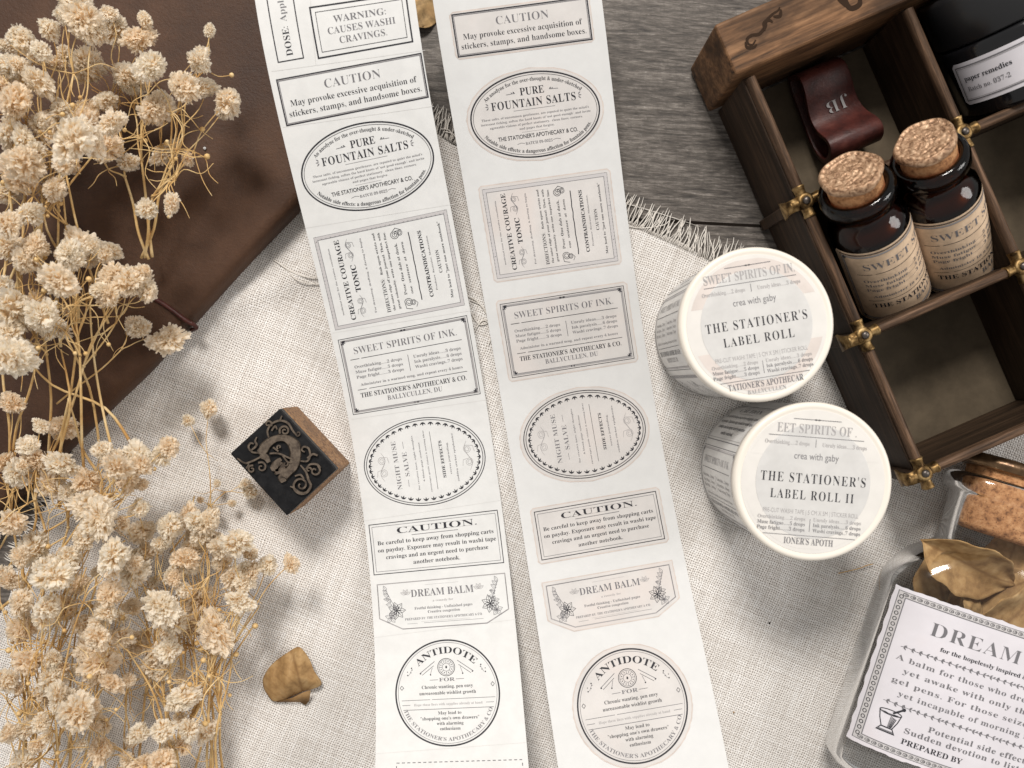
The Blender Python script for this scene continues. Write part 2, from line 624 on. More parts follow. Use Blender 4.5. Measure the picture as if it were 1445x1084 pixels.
class Print:
    def __init__(s, turn=False):
        s.V, s.F, s.I = [], [], []
        s.turn = turn      # text reads upwards

    def _add(s, A, Fs, ink):
        k = len(s.V)
        for x, y in A:
            s.V.append((-y, x) if s.turn else (x, y))
        for f_ in Fs:
            s.F.append(tuple(k + i for i in f_))
            s.I.append(ink)

    def text(s, t, cx, cy, w=None, h=1.0, ink=0, wt=-0.006, sp=1.0, align='c', sans=False, bend=None, res=None):
        """cap height h, optional fitted width w, centre cx, middle of the caps cy"""
        global CAP
        if CAP is None:
            g = glyphs('H', 0)[0]
            CAP = float(g[:, 1].max())
        A, Fs = glyphs(t, wt, sp, (1 if h < 1.0 else 3) if res is None else res, sans)
        if len(A) == 0:
            return
        k = h / CAP
        x0, x1 = A[:, 0].min(), A[:, 0].max()
        kx = k if w is None else w / (x1 - x0)
        X = (A[:, 0] - (x0 + x1) / 2) * kx
        Y = (A[:, 1] - CAP / 2) * k
        if align == 'l':
            X = X + (x1 - x0) / 2 * kx
        if bend:
            X, Y = bend(X, Y)
            s._add(list(zip(X, Y)), Fs, ink)
        else:
            s._add(list(zip(X + cx, Y + cy)), Fs, ink)

    def line(s, pts, w=0.2, ink=0, closed=False, seg=1.2):
        P_ = [Vector((p[0], p[1])) for p in pts]
        Q = []
        n_ = len(P_)
        for i in range(n_ if closed else n_ - 1):
            a_, b_ = P_[i], P_[(i + 1) % n_]
            k = max(1, int((b_ - a_).length / seg))
            for j in range(k):
                Q.append(a_.lerp(b_, j / k))
        if not closed:
            Q.append(P_[-1])
        A, Fs = [], []
        m_ = len(Q)
        for i in range(m_):
            p0 = Q[i - 1] if (i > 0 or closed) else Q[i]
            p1 = Q[(i + 1) % m_] if (i < m_ - 1 or closed) else Q[i]
            e1, e2 = (Q[i] - p0), (p1 - Q[i])
            if e1.length < 1e-9:
                e1 = e2
            if e2.length < 1e-9:
                e2 = e1
            e1, e2 = e1.normalized(), e2.normalized()
            t_ = e1 + e2
            if t_.length < 1e-6:
                t_ = e1
            t_.normalize()
            nn = Vector((-t_.y, t_.x))
            k = 1 / max(0.5, nn.dot(Vector((-e1.y, e1.x))))
            ww = w if not isinstance(w, (list, tuple)) else w[0] + (w[1] - w[0]) * math.sin(math.pi * i / max(1, m_ - 1))
            A += [Q[i] + nn * (ww / 2 * k), Q[i] - nn * (ww / 2 * k)]
        for i in range(m_ if closed else m_ - 1):
            j = (i + 1) % m_
            Fs.append((2 * i, 2 * i + 1, 2 * j + 1, 2 * j))
        s._add(A, Fs, ink)

    def rect(s, w, h, lw=0.3, ink=0, cx=0, cy=0):
        s.line([(cx - w / 2, cy - h / 2), (cx + w / 2, cy - h / 2), (cx + w / 2, cy + h / 2), (cx - w / 2, cy + h / 2)], lw, ink, True)

    def ell(s, a_, b_, lw=0.3, ink=0, cx=0, cy=0, n_=72, gaps=0):
        P_ = [(cx + a_ * math.cos(2 * math.pi * i / n_), cy + b_ * math.sin(2 * math.pi * i / n_)) for i in range(n_)]
        s.line(P_, lw, ink, True, 9)

    def dot(s, x, y, r_, ink=0, n_=8):
        A = [(x + r_ * math.cos(2 * math.pi * i / n_), y + r_ * math.sin(2 * math.pi * i / n_)) for i in range(n_)]
        s._add(A, [tuple(range(n_))], ink)

    def petal(s, x, y, ang, L, w, ink=0):
        c_, d_ = math.cos(ang), math.sin(ang)
        pr = [(0, 0), (0.35, 0.5), (0.7, 0.35), (1, 0), (0.7, -0.35), (0.35, -0.5)]
        s._add([(x + c_ * p * L - d_ * q * w, y + d_ * p * L + c_ * q * w) for p, q in pr], [(0, 1, 2, 3, 4, 5)], ink)

    def leafline(s, x, y, ang, L, w, lw=0.12, ink=0):
        c_, d_ = math.cos(ang), math.sin(ang)
        pr = [(0, 0), (0.3, 0.45), (0.65, 0.38), (1, 0), (0.65, -0.38), (0.3, -0.45)]
        s.line([(x + c_ * p * L - d_ * q * w, y + d_ * p * L + c_ * q * w) for p, q in pr], lw, ink, True)
        s.line([(x, y), (x + c_ * L * 0.8, y + d_ * L * 0.8)], lw * 0.8, ink)

    def curl(s, x, y, sz, flip=1, lw=0.16, ink=1, rot=0.0):
        P_ = []
        for i in range(26):
            t_ = i / 25
            a_ = t_ * 4.0 * math.pi
            r_ = sz * 0.42 * (1 - t_ * 0.75)
            P_.append((r_ * math.cos(a_), flip * r_ * math.sin(a_)))
        P_ = [(-sz * 0.5, -flip * sz * 0.55), (sz * 0.1, -flip * sz * 0.62)] + P_
        c_, d_ = math.cos(rot), math.sin(rot)
        s.line([(x + c_ * p - d_ * q, y + d_ * p + c_ * q) for p, q in P_], lw, ink, False, 9)


def flourish(p, x, y, L, dirn=1, ink=1, lw=0.14):
    """a double scroll running along x"""
    P_ = []
    for i in range(40):
        t_ = i / 39
        P_.append((x + dirn * L * (t_ - 0.5), y + L * 0.10 * math.sin(t_ * 2 * math.pi)))
    p.line(P_, [lw * 0.5, lw * 1.4], ink, False, 9)
    for sx in (-1, 1):
        p.curl(x + sx * L * 0.22, y, L * 0.34, sx, lw * 0.8, ink, 0.3 * sx)


def arc_bend(a_, b_, mid, inside):
    """bend a straight line of text onto the ellipse a_,b_ about the angle mid"""
    N_ = 400
    th = np.linspace(mid + math.pi, mid - math.pi, N_) if inside else np.linspace(mid - math.pi, mid + math.pi, N_)
    X, Y = a_ * np.cos(th), b_ * np.sin(th)
    ds = np.hypot(np.diff(X), np.diff(Y))
    cum = np.concatenate([[0], np.cumsum(ds)])
    c0 = np.interp(0, [0], [cum[N_ // 2]])
    tx, ty = np.gradient(X, cum), np.gradient(Y, cum)

    def f_(x, y):
        q = x + c0
        bx, by = np.interp(q, cum, X), np.interp(q, cum, Y)
        ux, uy = np.interp(q, cum, tx), np.interp(q, cum, ty)
        return bx - uy * y, by + ux * y
    return f_


def d_caution_small(p, w, h):
    p.rect(w, h, 0.42, 0)
    p.rect(w - 1.0, h - 1.0, 0.16, 1)
    p.rect(w - 0.55, h - 0.55, 0.22, 2)
    p.text('CAUTION', 0.4, h * 0.235, w * 0.39, h * 0.19, 1, -0.013)
    p.text('May provoke excessive acquisition of', 0, -h * 0.045, w * 0.885, h * 0.135, 0, -0.008)
    p.text('stickers, stamps, and handsome boxes.', 0, -h * 0.27, w * 0.93, h * 0.135, 0, -0.008)


def d_pure(p, w, h):
    a_, b_ = w / 2, h / 2
    p.ell(a_ - 0.2, b_ - 0.2, 0.5, 0)
    p.ell(a_ - 1.0, b_ - 1.0, 0.15, 0)
    p.text('An anodyne for the over-thought & under-sketched', 0, 0, w * 0.80, h * 0.043, 0, -0.003, bend=arc_bend(a_ - 2.5, b_ - 2.4, math.pi / 2, True))
    p.text('Notable side effects: a dangerous affection for fountain pens.', 0, 0, w * 0.90, h * 0.043, 0, 0.002, bend=arc_bend(a_ - 2.5, b_ - 2.3, -math.pi / 2, False))
    p.text('PURE', 0, h * 0.285, w * 0.185, h * 0.085, 0, -0.003)
    p.text('FOUNTAIN SALTS', 0, h * 0.155, w * 0.65, h * 0.092, 0, -0.003, sp=1.08)
    for s_ in (-1, 1):
        p.line([(s_ * w * 0.13, h * 0.275), (s_ * w * 0.2, h * 0.27)], 0.18, 1)
        p.petal(s_ * w * 0.135, h * 0.275, math.pi / 2 - s_ * 0.7, 0.8, 0.4, 0)
        p.petal(s_ * w * 0.15, h * 0.275, math.pi / 2 - s_ * 0.9, 0.7, 0.35, 1)
        for q in range(3):
            p.petal(s_ * w * 0.345, h * 0.155 - 0.2 + q * 0.35, (0 if s_ > 0 else math.pi) + (q - 1) * 0.7 * s_, 1.2, 0.4, 1)
    p.line([(-w * 0.16, h * 0.075), (w * 0.16, h * 0.075)], 0.12, 1)
    L_ = ["These salts, of uncommon gentleness, are reputed to quiet the mind's", "incessant ticking, soften the hard knots of 'not good enough', and invite",
          'agreeable visions of perfect stationery,  clean lines, corners,', 'and pages that forgive.']
    for i, (t_, ww) in enumerate(zip(L_, (0.83, 0.85, 0.72, 0.27))):
        p.text(t_, 0, h * (0.012 - i * 0.050), w * ww, h * 0.026, 1, -0.005)
    p.line([(-w * 0.12, -h * 0.182), (w * 0.08, -h * 0.182)], 0.1, 2)
    p.text("THE STATIONER'S APOTHECARY & CO.", 0, -h * 0.232, w * 0.62, h * 0.047, 0, 0.012, sans=True)
    p.text('BATCH 09-0025', 0, -h * 0.318, w * 0.21, h * 0.033, 1, -0.002)
    for s_ in (-1, 1):
        p.line([(s_ * w * 0.11, -h * 0.315), (s_ * w * 0.14, -h * 0.305), (s_ * w * 0.17, -h * 0.318)], 0.14, 1)


def d_creative(p, w, h):
    # frame first, in label axes
    p.turn = False
    p.rect(w - 1.1, h - 1.1, 1.1, 3)
    p.rect(w, h, 0.2, 1)
    p.rect(w - 2.3, h - 2.3, 0.2, 1)
    for k, (L_, fx) in enumerate(((w, 0), (h, 1))):
        nn = int(L_ / 1.55)
        for s_ in (-1, 1):
            for i in range(nn):
                t_ = -L_ / 2 + (i + 0.5) * L_ / nn
                q = s_ * ((h if fx == 0 else w) / 2 - 0.58)
                x, y = (t_, q) if fx == 0 else (q, t_)
                p.ell(0.44, 0.36, 0.2, 0, x, y, 8)
                p.dot(x + (0.78 if fx == 0 else 0), y + (0.78 if fx else 0), 0.2, 0, 5)
    for sx in (-1, 1):
        for sy in (-1, 1):
            p.dot(sx * (w / 2 - 0.5), sy * (h / 2 - 0.5), 0.5, 0)
    p.turn = True
    T, D = h, w          # text width, text depth

    def Y(f_):
        return D * (0.5 - f_)
    p.text('medicinal tonic for the creative constitution', 0, Y(0.085), T * 0.72, D * 0.012, 1, -0.004)
    p.text('CREATIVE COURAGE', 0, Y(0.155), T * 0.86, D * 0.036, 0, 0)
    p.text('TONIC', 0, Y(0.235), T * 0.29, D * 0.038, 0, 0.006)
    flourish(p, -T * 0.30, Y(0.235), T * 0.24, 1)
    flourish(p, T * 0.30, Y(0.235), T * 0.24, -1)
    p.text('For dreaming, drafting, & daring to begin', 0, Y(0.33), T * 0.80, D * 0.014, 1, -0.004)
    p.text('DIRECTIONS:', -T * 0.245, Y(0.43), T * 0.36, D * 0.028, 0, -0.008)
    p.text('Rub upon wrists and', T * 0.2, Y(0.432), T * 0.44, D * 0.017, 0, -0.002)
    p.text('the outer edge of your journal. Then, with', 0, Y(0.472), T * 0.83, D * 0.017, 0, -0.002)
    p.text('great solemnity, write one imperfect line.', 0, Y(0.513), T * 0.82, D * 0.017, 0, -0.002)
    p.text('Dose: One dab at dusk,', 0, Y(0.58), T * 0.55, D * 0.021, 0, -0.006)
    p.text('one  sentence  at  dawn', 0, Y(0.628), T * 0.55, D * 0.019, 0, -0.006)
    for s_ in (-1, 1):
        p.curl(s_ * T * 0.36, Y(0.59), T * 0.11, s_, 0.18, 0, 1.2)
        p.curl(s_ * T * 0.37, Y(0.625), T * 0.075, -s_, 0.15, 0, -0.4)
    P_ = [(-T * 0.36 + i * T * 0.06, Y(0.69) + random.uniform(-0.12, 0.12)) for i in range(13)]
    p.line(P_, 0.32, 0)
    p.text('CONTRAINDICATIONS', 0, Y(0.77), T * 0.70, D * 0.027, 0, 0.008)
    p.text('Prudence. Restraint. Moderation.', 0, Y(0.818), T * 0.58, D * 0.012, 1, -0.004)
    p.text('CAUTION', 0, Y(0.872), T * 0.24, D * 0.024, 0, -0.006)
    p.text('May lead to "just one more notebook"', 0, Y(0.922), T * 0.80, D * 0.018, 0, -0.002)


def d_sweet(p, w, h, frame=True):
    if frame:
        p.rect(w, h, 0.22, 0)
        p.rect(w - 1.5, h - 1.5, 0.55, 2)
        p.rect(w - 2.3, h - 2.3, 0.16, 1)
        for sx in (-1, 1):
            for sy in (-1, 1):
                x, y = sx * (w / 2 - 0.9), sy * (h / 2 - 0.9)
                for q in range(4):
                    a_ = math.atan2(-sy, -sx) + (q - 1.5) * 0.55
                    p.petal(x, y, a_, 1.6, 0.6, 0)
            p.petal(sx * (w / 2 - 0.8), 0, math.pi / 2, 1.1, 0.8, 0)
            p.petal(sx * (w / 2 - 0.8), 0, -math.pi / 2, 1.1, 0.8, 0)
            p.petal(0, sx * (h / 2 - 0.8), 0, 1.2, 0.7, 0)
            p.petal(0, sx * (h / 2 - 0.8), math.pi, 1.2, 0.7, 0)

    def Y(f_):
        return h * (0.5 - f_)
    p.text('SWEET SPIRITS OF INK.', 0, Y(0.175), w * 0.80, h * 0.088, 1, -0.012)
    p.line([(-w * 0.44, Y(0.285)), (-w * 0.37, Y(0.285))], 0.2, 0)
    p.line([(-w * 0.355, Y(0.285)), (w * 0.43, Y(0.285))], 0.2, 0)
    rows = (('Overthinking......2 drops', 'Unruly ideas......3 drops'), ('Muse fatigue......5 drops', 'Ink paralysis......6 drops'), ('Page fright........3 drops', 'Washi cravings..7 drops'))
    for i, (a_, b_) in enumerate(rows):
        p.text(a_, -w * 0.235, Y(0.385 + i * 0.068), w * 0.37, h * 0.038, 1, -0.003)
        p.text(b_, w * 0.225, Y(0.385 + i * 0.068), w * 0.37, h * 0.038, 1, -0.003)
    p.line([(0, Y(0.35)), (0, Y(0.56))], 0.2, 1)
    p.text('Administer in a warmed mug, and repeat every 4 hours', 0, Y(0.625), w * 0.80, h * 0.034, 1, -0.003)
    p.line([(-w * 0.43, Y(0.69)), (-w * 0.36, Y(0.69))], 0.18, 0)
    p.line([(-w * 0.34, Y(0.69)), (w * 0.43, Y(0.69))], 0.18, 0)
    p.text("THE STATIONER'S APOTHECARY & CO.", 0, Y(0.765), w * 0.83, h * 0.06, 0, -0.002)
    p.text('BALLYCULLEN, DU', 0, Y(0.855), w * 0.43, h * 0.06, 1, -0.006)


def d_night(p, w, h):
    p.turn = False
    a_, b_ = w / 2, h / 2
    p.ell(a_ - 0.15, b_ - 0.15, 0.3, 0)
    p.ell(a_ - 0.95, b_ - 0.95, 0.24, 0)
    nn = 44
    for i in range(nn):
        t_ = 2 * math.pi * (i + 0.5) / nn
        x, y = (a_ - 2.5) * math.cos(t_), (b_ - 2.5) * math.sin(t_)
        na = math.atan2(math.sin(t_) * a_, math.cos(t_) * b_)
        base_ = na if y > 0 else na
        for q in (-1, 0, 1):
            p.petal(x + 0.8 * math.cos(na), y + 0.8 * math.sin(na), na + math.pi + q * 0.8, 1.45, 0.5, 0)
    p.turn = True
    T, D = h, w

    def Y(f_):
        return D * (0.5 - f_)
    flourish(p, 0, Y(0.155), T * 0.33, 1, 2, 0.16)
    p.text('NIGHT MUSE', 0, Y(0.268), T * 0.56, D * 0.036, 1, -0.010)
    p.text('SALVE', 0, Y(0.345), T * 0.28, D * 0.036, 1, -0.010)
    for s_ in (-1, 1):
        p.line([(s_ * T * 0.18, Y(0.345)), (s_ * T * 0.26, Y(0.345))], 0.13, 1)
    p.text('for creative hare, night thoughts', 0, Y(0.425), T * 0.62, D * 0.013, 1, -0.004)
    p.text('& blank-page syndrome', 0, Y(0.473), T * 0.45, D * 0.013, 1, -0.004)
    p.text('encourages gentle visions & morning ideas', 0, Y(0.522), T * 0.70, D * 0.012, 1, -0.004)
    p.line([(-T * 0.33, Y(0.575)), (T * 0.33, Y(0.575))], 0.14, 0)
    p.text('SIDE EFFECTS', 0, Y(0.645), T * 0.42, D * 0.024, 0, 0.004)
    p.text('excess journaling,', 0, Y(0.70), T * 0.36, D * 0.014, 1, -0.004)
    p.text('sudden sticker epiphanies', 0, Y(0.752), T * 0.54, D * 0.014, 1, -0.004)
    flourish(p, 0, Y(0.86), T * 0.33, -1, 2, 0.16)


def d_caution_big(p, w, h):
    p.rect(w, h, 0.28, 0)
    p.rect(w - 1.9, h - 1.9, 0.15, 1)

    def Y(f_):
        return h * (0.5 - f_)
    p.text('CAUTION.', w * 0.02, Y(0.17), w * 0.62, h * 0.115, 0, -0.007)
    for s_ in (1, -1):
        p.line([(-w * 0.29, Y(0.17) + s_ * h * 0.058), (w * 0.30, Y(0.17) + s_ * h * 0.058)], 0.06, 2)
    p.line([(-w * 0.18, Y(0.285)), (w * 0.18, Y(0.285))], 0.2, 1)
    for i, (t_, ww, dx) in enumerate((('Be careful to keep away from shopping carts', 0.90, 0), ('on payday. Exposure may result in washi tape', 0.915, 0.005),
                                      ('cravings and an urgent need to purchase', 0.79, 0), ('another notebook.', 0.36, -0.01))):
        p.text(t_, dx * w, Y(0.385 + i * 0.145), w * ww, h * 0.078, 0, -0.003)


def d_dream(p, w, h, shape):
    """shape: outline points in label mm"""
    p.line(shape, 0.36, 2, True)
    p.line(shape, 0.14, 1, True)

    def Y(f_):
        return h * (0.5 - f_)
    p.line([(-w * 0.13, Y(0.09)), (w * 0.13, Y(0.09))], 0.07, 2)
    p.text('DREAM BALM', 0, Y(0.255), w * 0.49, h * 0.155, 1, -0.005)
    p.text('a remedy for', 0, Y(0.44), w * 0.16, h * 0.045, 2, -0.004)
    p.text('Fretful thinking - Unfinished pages', 0, Y(0.58), w * 0.45, h * 0.055, 1, 0.0)
    p.text('Creative congestion', 0, Y(0.67), w * 0.25, h * 0.055, 1, 0.0)
    p.text("PREPARED BY: THE STATIONER'S APOTHECARY & CO.", -w * 0.005, Y(0.80), w * 0.60, h * 0.048, 1, -0.004)
    p.line([(-w * 0.29, Y(0.90)), (-w * 0.21, Y(0.90))], 0.08, 1)
    p.line([(-w * 0.16, Y(0.90)), (w * 0.30, Y(0.90))], 0.1, 1)
    p.line([(-w * 0.18, Y(0.87)), (w * 0.20, Y(0.87))], 0.06, 2)
    for s_ in (-1, 1):
        cx = s_ * w * 0.375
        st = [(cx + s_ * w * 0.065, Y(0.12)), (cx + s_ * w * 0.03, Y(0.35)), (cx, Y(0.55)), (cx + s_ * w * 0.02, Y(0.72))]
        p.line([tuple(q) for q in [v_.to_2d() for v_ in catmull([(x, y, 0) for x, y in st], 4)]], 0.15, 1)
        rr = random.Random(5)
        for i in range(9):
            t_ = i / 8
            x, y = cx + s_ * w * (0.06 - 0.06 * t_), Y(0.16 + 0.5 * t_)
            p.leafline(x, y, math.pi / 2 + rr.uniform(-1.6, 1.6), h * 0.13, h * 0.075, 0.13, 1)
        for i in range(7):
            a_ = 2 * math.pi * i / 7
            p.leafline(cx - s_ * w * 0.012, Y(0.60), a_, h * 0.19, h * 0.12, 0.15, 0)
        for i in range(5):
            a_ = 2 * math.pi * i / 5 + 0.3
            p.leafline(cx + s_ * w * 0.035, Y(0.74), a_, h * 0.13, h * 0.09, 0.13, 1)
        for q in range(4):
            p.leafline(s_ * w * 0.285, Y(0.27), math.pi / 2 + (q - 1.5) * 0.75, h * 0.12, h * 0.06, 0.12, 2)


def d_antidote(p, w, h):
    a_ = w / 2
    p.ell(a_ - 0.25, a_ - 0.25, 0.52, 0, n_=96)
    p.ell(a_ - 1.05, a_ - 1.05, 0.14, 1, n_=96)
    p.text('ANTIDOTE', 0, 0, a_ * 1.30, a_ * 0.125, 0, -0.003, bend=arc_bend(a_ * 0.80, a_ * 0.80, math.pi / 2, True))
    p.text("THE STATIONER'S APOTHECARY & CO.", 0, 0, a_ * 2.12, a_ * 0.068, 1, -0.004, bend=arc_bend(a_ * 0.865, a_ * 0.865, -math.pi / 2, False))
    cy = a_ * 0.475
    for k, q in ((0.165, 0.2), (0.14, 0.14), (0.075, 0.14)):
        p.ell(a_ * k, a_ * k, q, 1 if k < 0.16 else 0, 0, cy, 24)
    for i in range(8):
        t_ = math.pi / 4 * i
        p.line([(a_ * 0.08 * math.cos(t_), cy + a_ * 0.08 * math.sin(t_)), (a_ * 0.14 * math.cos(t_), cy + a_ * 0.14 * math.sin(t_))], 0.16, 1)
        p.dot(a_ * 0.108 * math.cos(t_ + 0.39), cy + a_ * 0.108 * math.sin(t_ + 0.39), 0.2, 0, 5)
    p.petal(0, cy - 0.5, math.pi / 2, 1.1, 0.7, 0)
    for s_ in (-1, 1):
        p.line([(s_ * a_ * 0.22, cy + a_ * 0.12), (s_ * a_ * 0.52, cy - a_ * 0.10)], 0.2, 1)
        p.line([(s_ * a_ * 0.24, cy + a_ * 0.04), (s_ * a_ * 0.47, cy - a_ * 0.13)], 0.14, 0)
        p.line([(s_ * a_ * 0.27, cy + a_ * 0.0), (s_ * a_ * 0.31, cy - a_ * 0.12)], 0.14, 1)
        p.dot(s_ * a_ * 0.31, cy - a_ * 0.13, 0.26, 0)
        p.dot(s_ * a_ * 0.50, cy - a_ * 0.10, 0.26, 0)
        for i in range(5):
            p.dot(s_ * a_ * (0.70 + 0.05 * math.cos(i * 2.2)), a_ * 0.42 + a_ * 0.07 * math.sin(i * 1.7), 0.26 if i % 2 else 0.18, 0, 6)
        p.line([(s_ * a_ * 0.66, a_ * 0.47), (s_ * a_ * 0.72, a_ * 0.36)], 0.12, 1)
        p.line([(s_ * a_ * 0.17, a_ * 0.245), (s_ * a_ * 0.33, a_ * 0.245)], 0.16, 1)
        dm = [(s_ * a_ * 0.87, a_ * 0.16), (s_ * a_ * 0.87 + 0.6, a_ * 0.12), (s_ * a_ * 0.87, a_ * 0.08), (s_ * a_ * 0.87 - 0.6, a_ * 0.12)]
        p.line(dm, 0.16, 0, True)
        p.line([(s_ * a_ * 0.72, -a_ * 0.21), (s_ * a_ * 0.87, -a_ * 0.21)], 0.16, 1)
    p.text('FOR', 0, a_ * 0.245, a_ * 0.30, a_ * 0.065, 1, 0.0)
    p.text('Chronic wanting, pen envy', 0, a_ * 0.115, a_ * 0.98, a_ * 0.062, 0, -0.003)
    p.text('unreasonable wishlist growth', 0, a_ * 0.0, a_ * 1.08, a_ * 0.062, 0, -0.003)
    p.line([(-a_ * 0.88, -a_ * 0.12), (-a_ * 0.34, -a_ * 0.12)], 0.16, 1)
    p.line([(-a_ * 0.30, -a_ * 0.12), (a_ * 0.90, -a_ * 0.12)], 0.16, 1)
    p.text('Hope these liers with supplies already at hand', 0, -a_ * 0.21, a_ * 1.30, a_ * 0.045, 2, -0.003)
    p.line([(-a_ * 0.85, -a_ * 0.30), (a_ * 0.86, -a_ * 0.30)], 0.18, 1)
    for i, (t_, ww) in enumerate((('May lead to', 0.44), ('"shopping one\'s own drawers"', 1.10), ('with alarming', 0.50), ('enthusiasm', 0.38))):
        p.text(t_, a_ * 0.02, -a_ * (0.375 + i * 0.097), a_ * ww, a_ * 0.058, 0, -0.003)


def d_warning(p, w, h):
    p.rect(w, h, 0.5, 0)
    p.rect(w - 3.0, h - 3.2, 0.2, 0)
    p.text('WARNING:', -w * 0.005, h * 0.21, w * 0.55, h * 0.135, 1, -0.006)
    p.text('CAUSES WASHI', 0, -h * 0.005, w * 0.71, h * 0.135, 1, -0.008)
    p.text('CRAVINGS.', 0, -h * 0.215, w * 0.50, h * 0.135, 1, -0.008)


# ------------------------------------------------------------------ setting
GB = 900
build('table', [(-GB, -GB, 0), (GB, -GB, 0), (GB, GB, 0), (-GB, GB, 0)], [(0, 1, 2, 3)], M['board'], base=Vector((0, 0, 0)))['kind'] = 'structure'
V, Fc = [], []
for (p0, p1) in (((820, 306), (1130, 322)), ((560, -28), (1000, -4)), ((-400, 640), (420, 690))):
    a_, b_ = W(*p0), W(*p1)
    d = (b_ - a_).normalized()
    nn = Vector((-d.y, d.x, 0)) * 0.55
    prism(V, Fc, [a_ - nn, b_ - nn, b_ + nn, a_ + nn], [q + Vector((0, 0, 0.06)) for q in (a_ - nn, b_ - nn, b_ + nn, a_ + nn)])
o = build('plank_seam', V, Fc, M['carved'])
o['kind'] = 'structure'

# linen cloth: rotated sheet with a frayed edge
E0 = W(620, 192)
EX = Vector((math.cos(R(24.4)), -math.sin(R(24.4)), 0))       # along the frayed top edge (photo: down right)
EY = Vector((-EX.y, EX.x, 0)) * -1                              # into the cloth (photo: down left)
c0 = W(140, 560)
tl = (c0 - E0).dot(EX)
rnd = random.Random(3)


def cloth_z(x, y):
    q = Vector((x, y, 0))
    z = 0.75 + 0.22 * math.sin(x * 0.05 + y * 0.03) + 0.18 * math.sin(x * 0.021 - y * 0.071 + 1.0)
    # the rumple that runs out from under the notebook
    a_, b_ = W(300, 440), W(470, 372)
    d = (b_ - a_)
    t_ = (q - a_).dot(d) / d.length_squared
    dd = abs((q - a_).dot(Vector((-d.y, d.x, 0)).normalized()))
    if -0.2 < t_ < 1.25:
        z += 1.9 * math.exp(-(dd / 4.2) ** 2) * max(0, min(1, (t_ + 0.2) * 4)) * max(0, min(1, (1.25 - t_) * 4))
    a_, b_ = W(1080, 770), W(1110, 930)
    d = (b_ - a_)
    t_ = (q - a_).dot(d) / d.length_squared
    dd = (q - a_).dot(Vector((-d.y, d.x, 0)).normalized())
    z += 0.7 * math.exp(-(dd / 5.0) ** 2 - ((t_ - 0.5) / 0.6) ** 2)
    return z


cl = thing('linen_cloth', 'loosely woven natural linen cloth with a frayed edge spread across the table', 'cloth', W(760, 800))
V, Fc = [], []
NX, NY = 190, 150
xs = [tl + i * (460.0 / NX) for i in range(NX + 1)]
for j in range(NY + 1):
    for i in range(NX + 1):
        ed = 0.9 * math.sin(xs[i] * 0.12) + 0.5 * math.sin(xs[i] * 0.31) if j == 0 else 0
        el = 0.8 * math.sin(j * 0.6) if i == 0 else 0
        q = E0 + EX * (xs[i] + el) + EY * (j * 340.0 / NY + ed)
        V.append((q.x, q.y, cloth_z(q.x, q.y)))
for j in range(NY):
    for i in range(NX):
        k = j * (NX + 1) + i
        Fc.append((k, k + NX + 1, k + NX + 2, k + 1))
build('weave', V, Fc, M['linen'], cl, smooth=True)
V, Fc = [], []


def strand(p0, d, L, r_=0.2, curl=1.0):
    side = Vector((-d.y, d.x, 0))
    pts = []
    ph, am = rnd.uniform(0, 6), rnd.uniform(0.2, 1.0) * curl
    for i in range(7):
        t_ = i / 6
        pts.append(p0 + d * (L * t_) + side * (am * math.sin(ph + t_ * 4) - am * math.sin(ph)) + Vector((0, 0, 0.25 + rnd.uniform(0, 0.5) * (1 - abs(t_ - 0.5)))))
    tube(V, Fc, pts, [r_] * 6 + [r_ * 0.4], 4)


x = tl
while x < tl + 300:
    q = E0 + EX * x
    q.z = 0.5
    a_ = 0.10 + 0.16 * math.sin(x * 0.13) + rnd.gauss(0, 0.075)
    d = Matrix.Rotation(a_, 3, 'Z') @ (-EY)
    strand(q + EY * 0.8, d, rnd.uniform(6.5, 11.5), rnd.uniform(0.13, 0.22))
    x += rnd.uniform(0.42, 0.75)
for i in range(2):
    p0 = E0 + EX * (8 + i * 30) - EY * rnd.uniform(2, 8)
    strand(p0, Matrix.Rotation(rnd.uniform(-0.15, 0.15), 3, 'Z') @ EX, rnd.uniform(45, 80), 0.2, 2.0)
y = 0
while y < 210:
    q = E0 + EX * tl + EY * y
    q.z = 0.5
    d = Matrix.Rotation(rnd.gauss(0, 0.3), 3, 'Z') @ (-EX)
    strand(q + EX * 0.8, d, rnd.uniform(5, 10), rnd.uniform(0.13, 0.22))
    y += rnd.uniform(0.55, 0.95)
build('fringe', V, Fc, M['thread'], cl, smooth=True)
V, Fc = [], []
for P_ in ([(395, 372), (412, 384), (440, 392), (470, 384)], [(660, 418), (676, 428), (690, 452), (676, 458), (664, 440)], [(664, 424), (684, 436), (694, 470)],
           [(668, 470), (682, 452), (696, 466), (690, 486)], [(385, 366), (404, 380), (420, 396), (450, 402)], [(628, 186), (640, 190), (650, 206)], [(640, 196), (634, 184), (622, 182)],
           [(880, 318), (905, 322), (935, 318), (944, 312)]):
    V, Fc = [], []
    tube(V, Fc, catmull([W(x, y, cloth_z(W(x, y).x, W(x, y).y) + 0.5) for x, y in P_], 5), 0.19, 5)
    build('loose_thread', V, Fc, M['thread'], cl, smooth=True)

# ------------------------------------------------------------------ leather notebook
NBZ = 13.0
nb = thing('leather_notebook', 'dark brown scuffed leather notebook lying under the dried flowers', 'notebook', W(150, 250))


def edge_pts(z, off=0.0):
    pts = [W(566, 138, z), W(500, 207, z), W(425, 288, z), W(350, 366, z), W(272, 452, z), W(262, 462, z), W(210, 520, z), W(150, 578, z), W(60, 668, z), W(-70, 800, z)]
    nn = Vector((0.72, -0.69, 0))
    return [p + nn * off for p in pts]


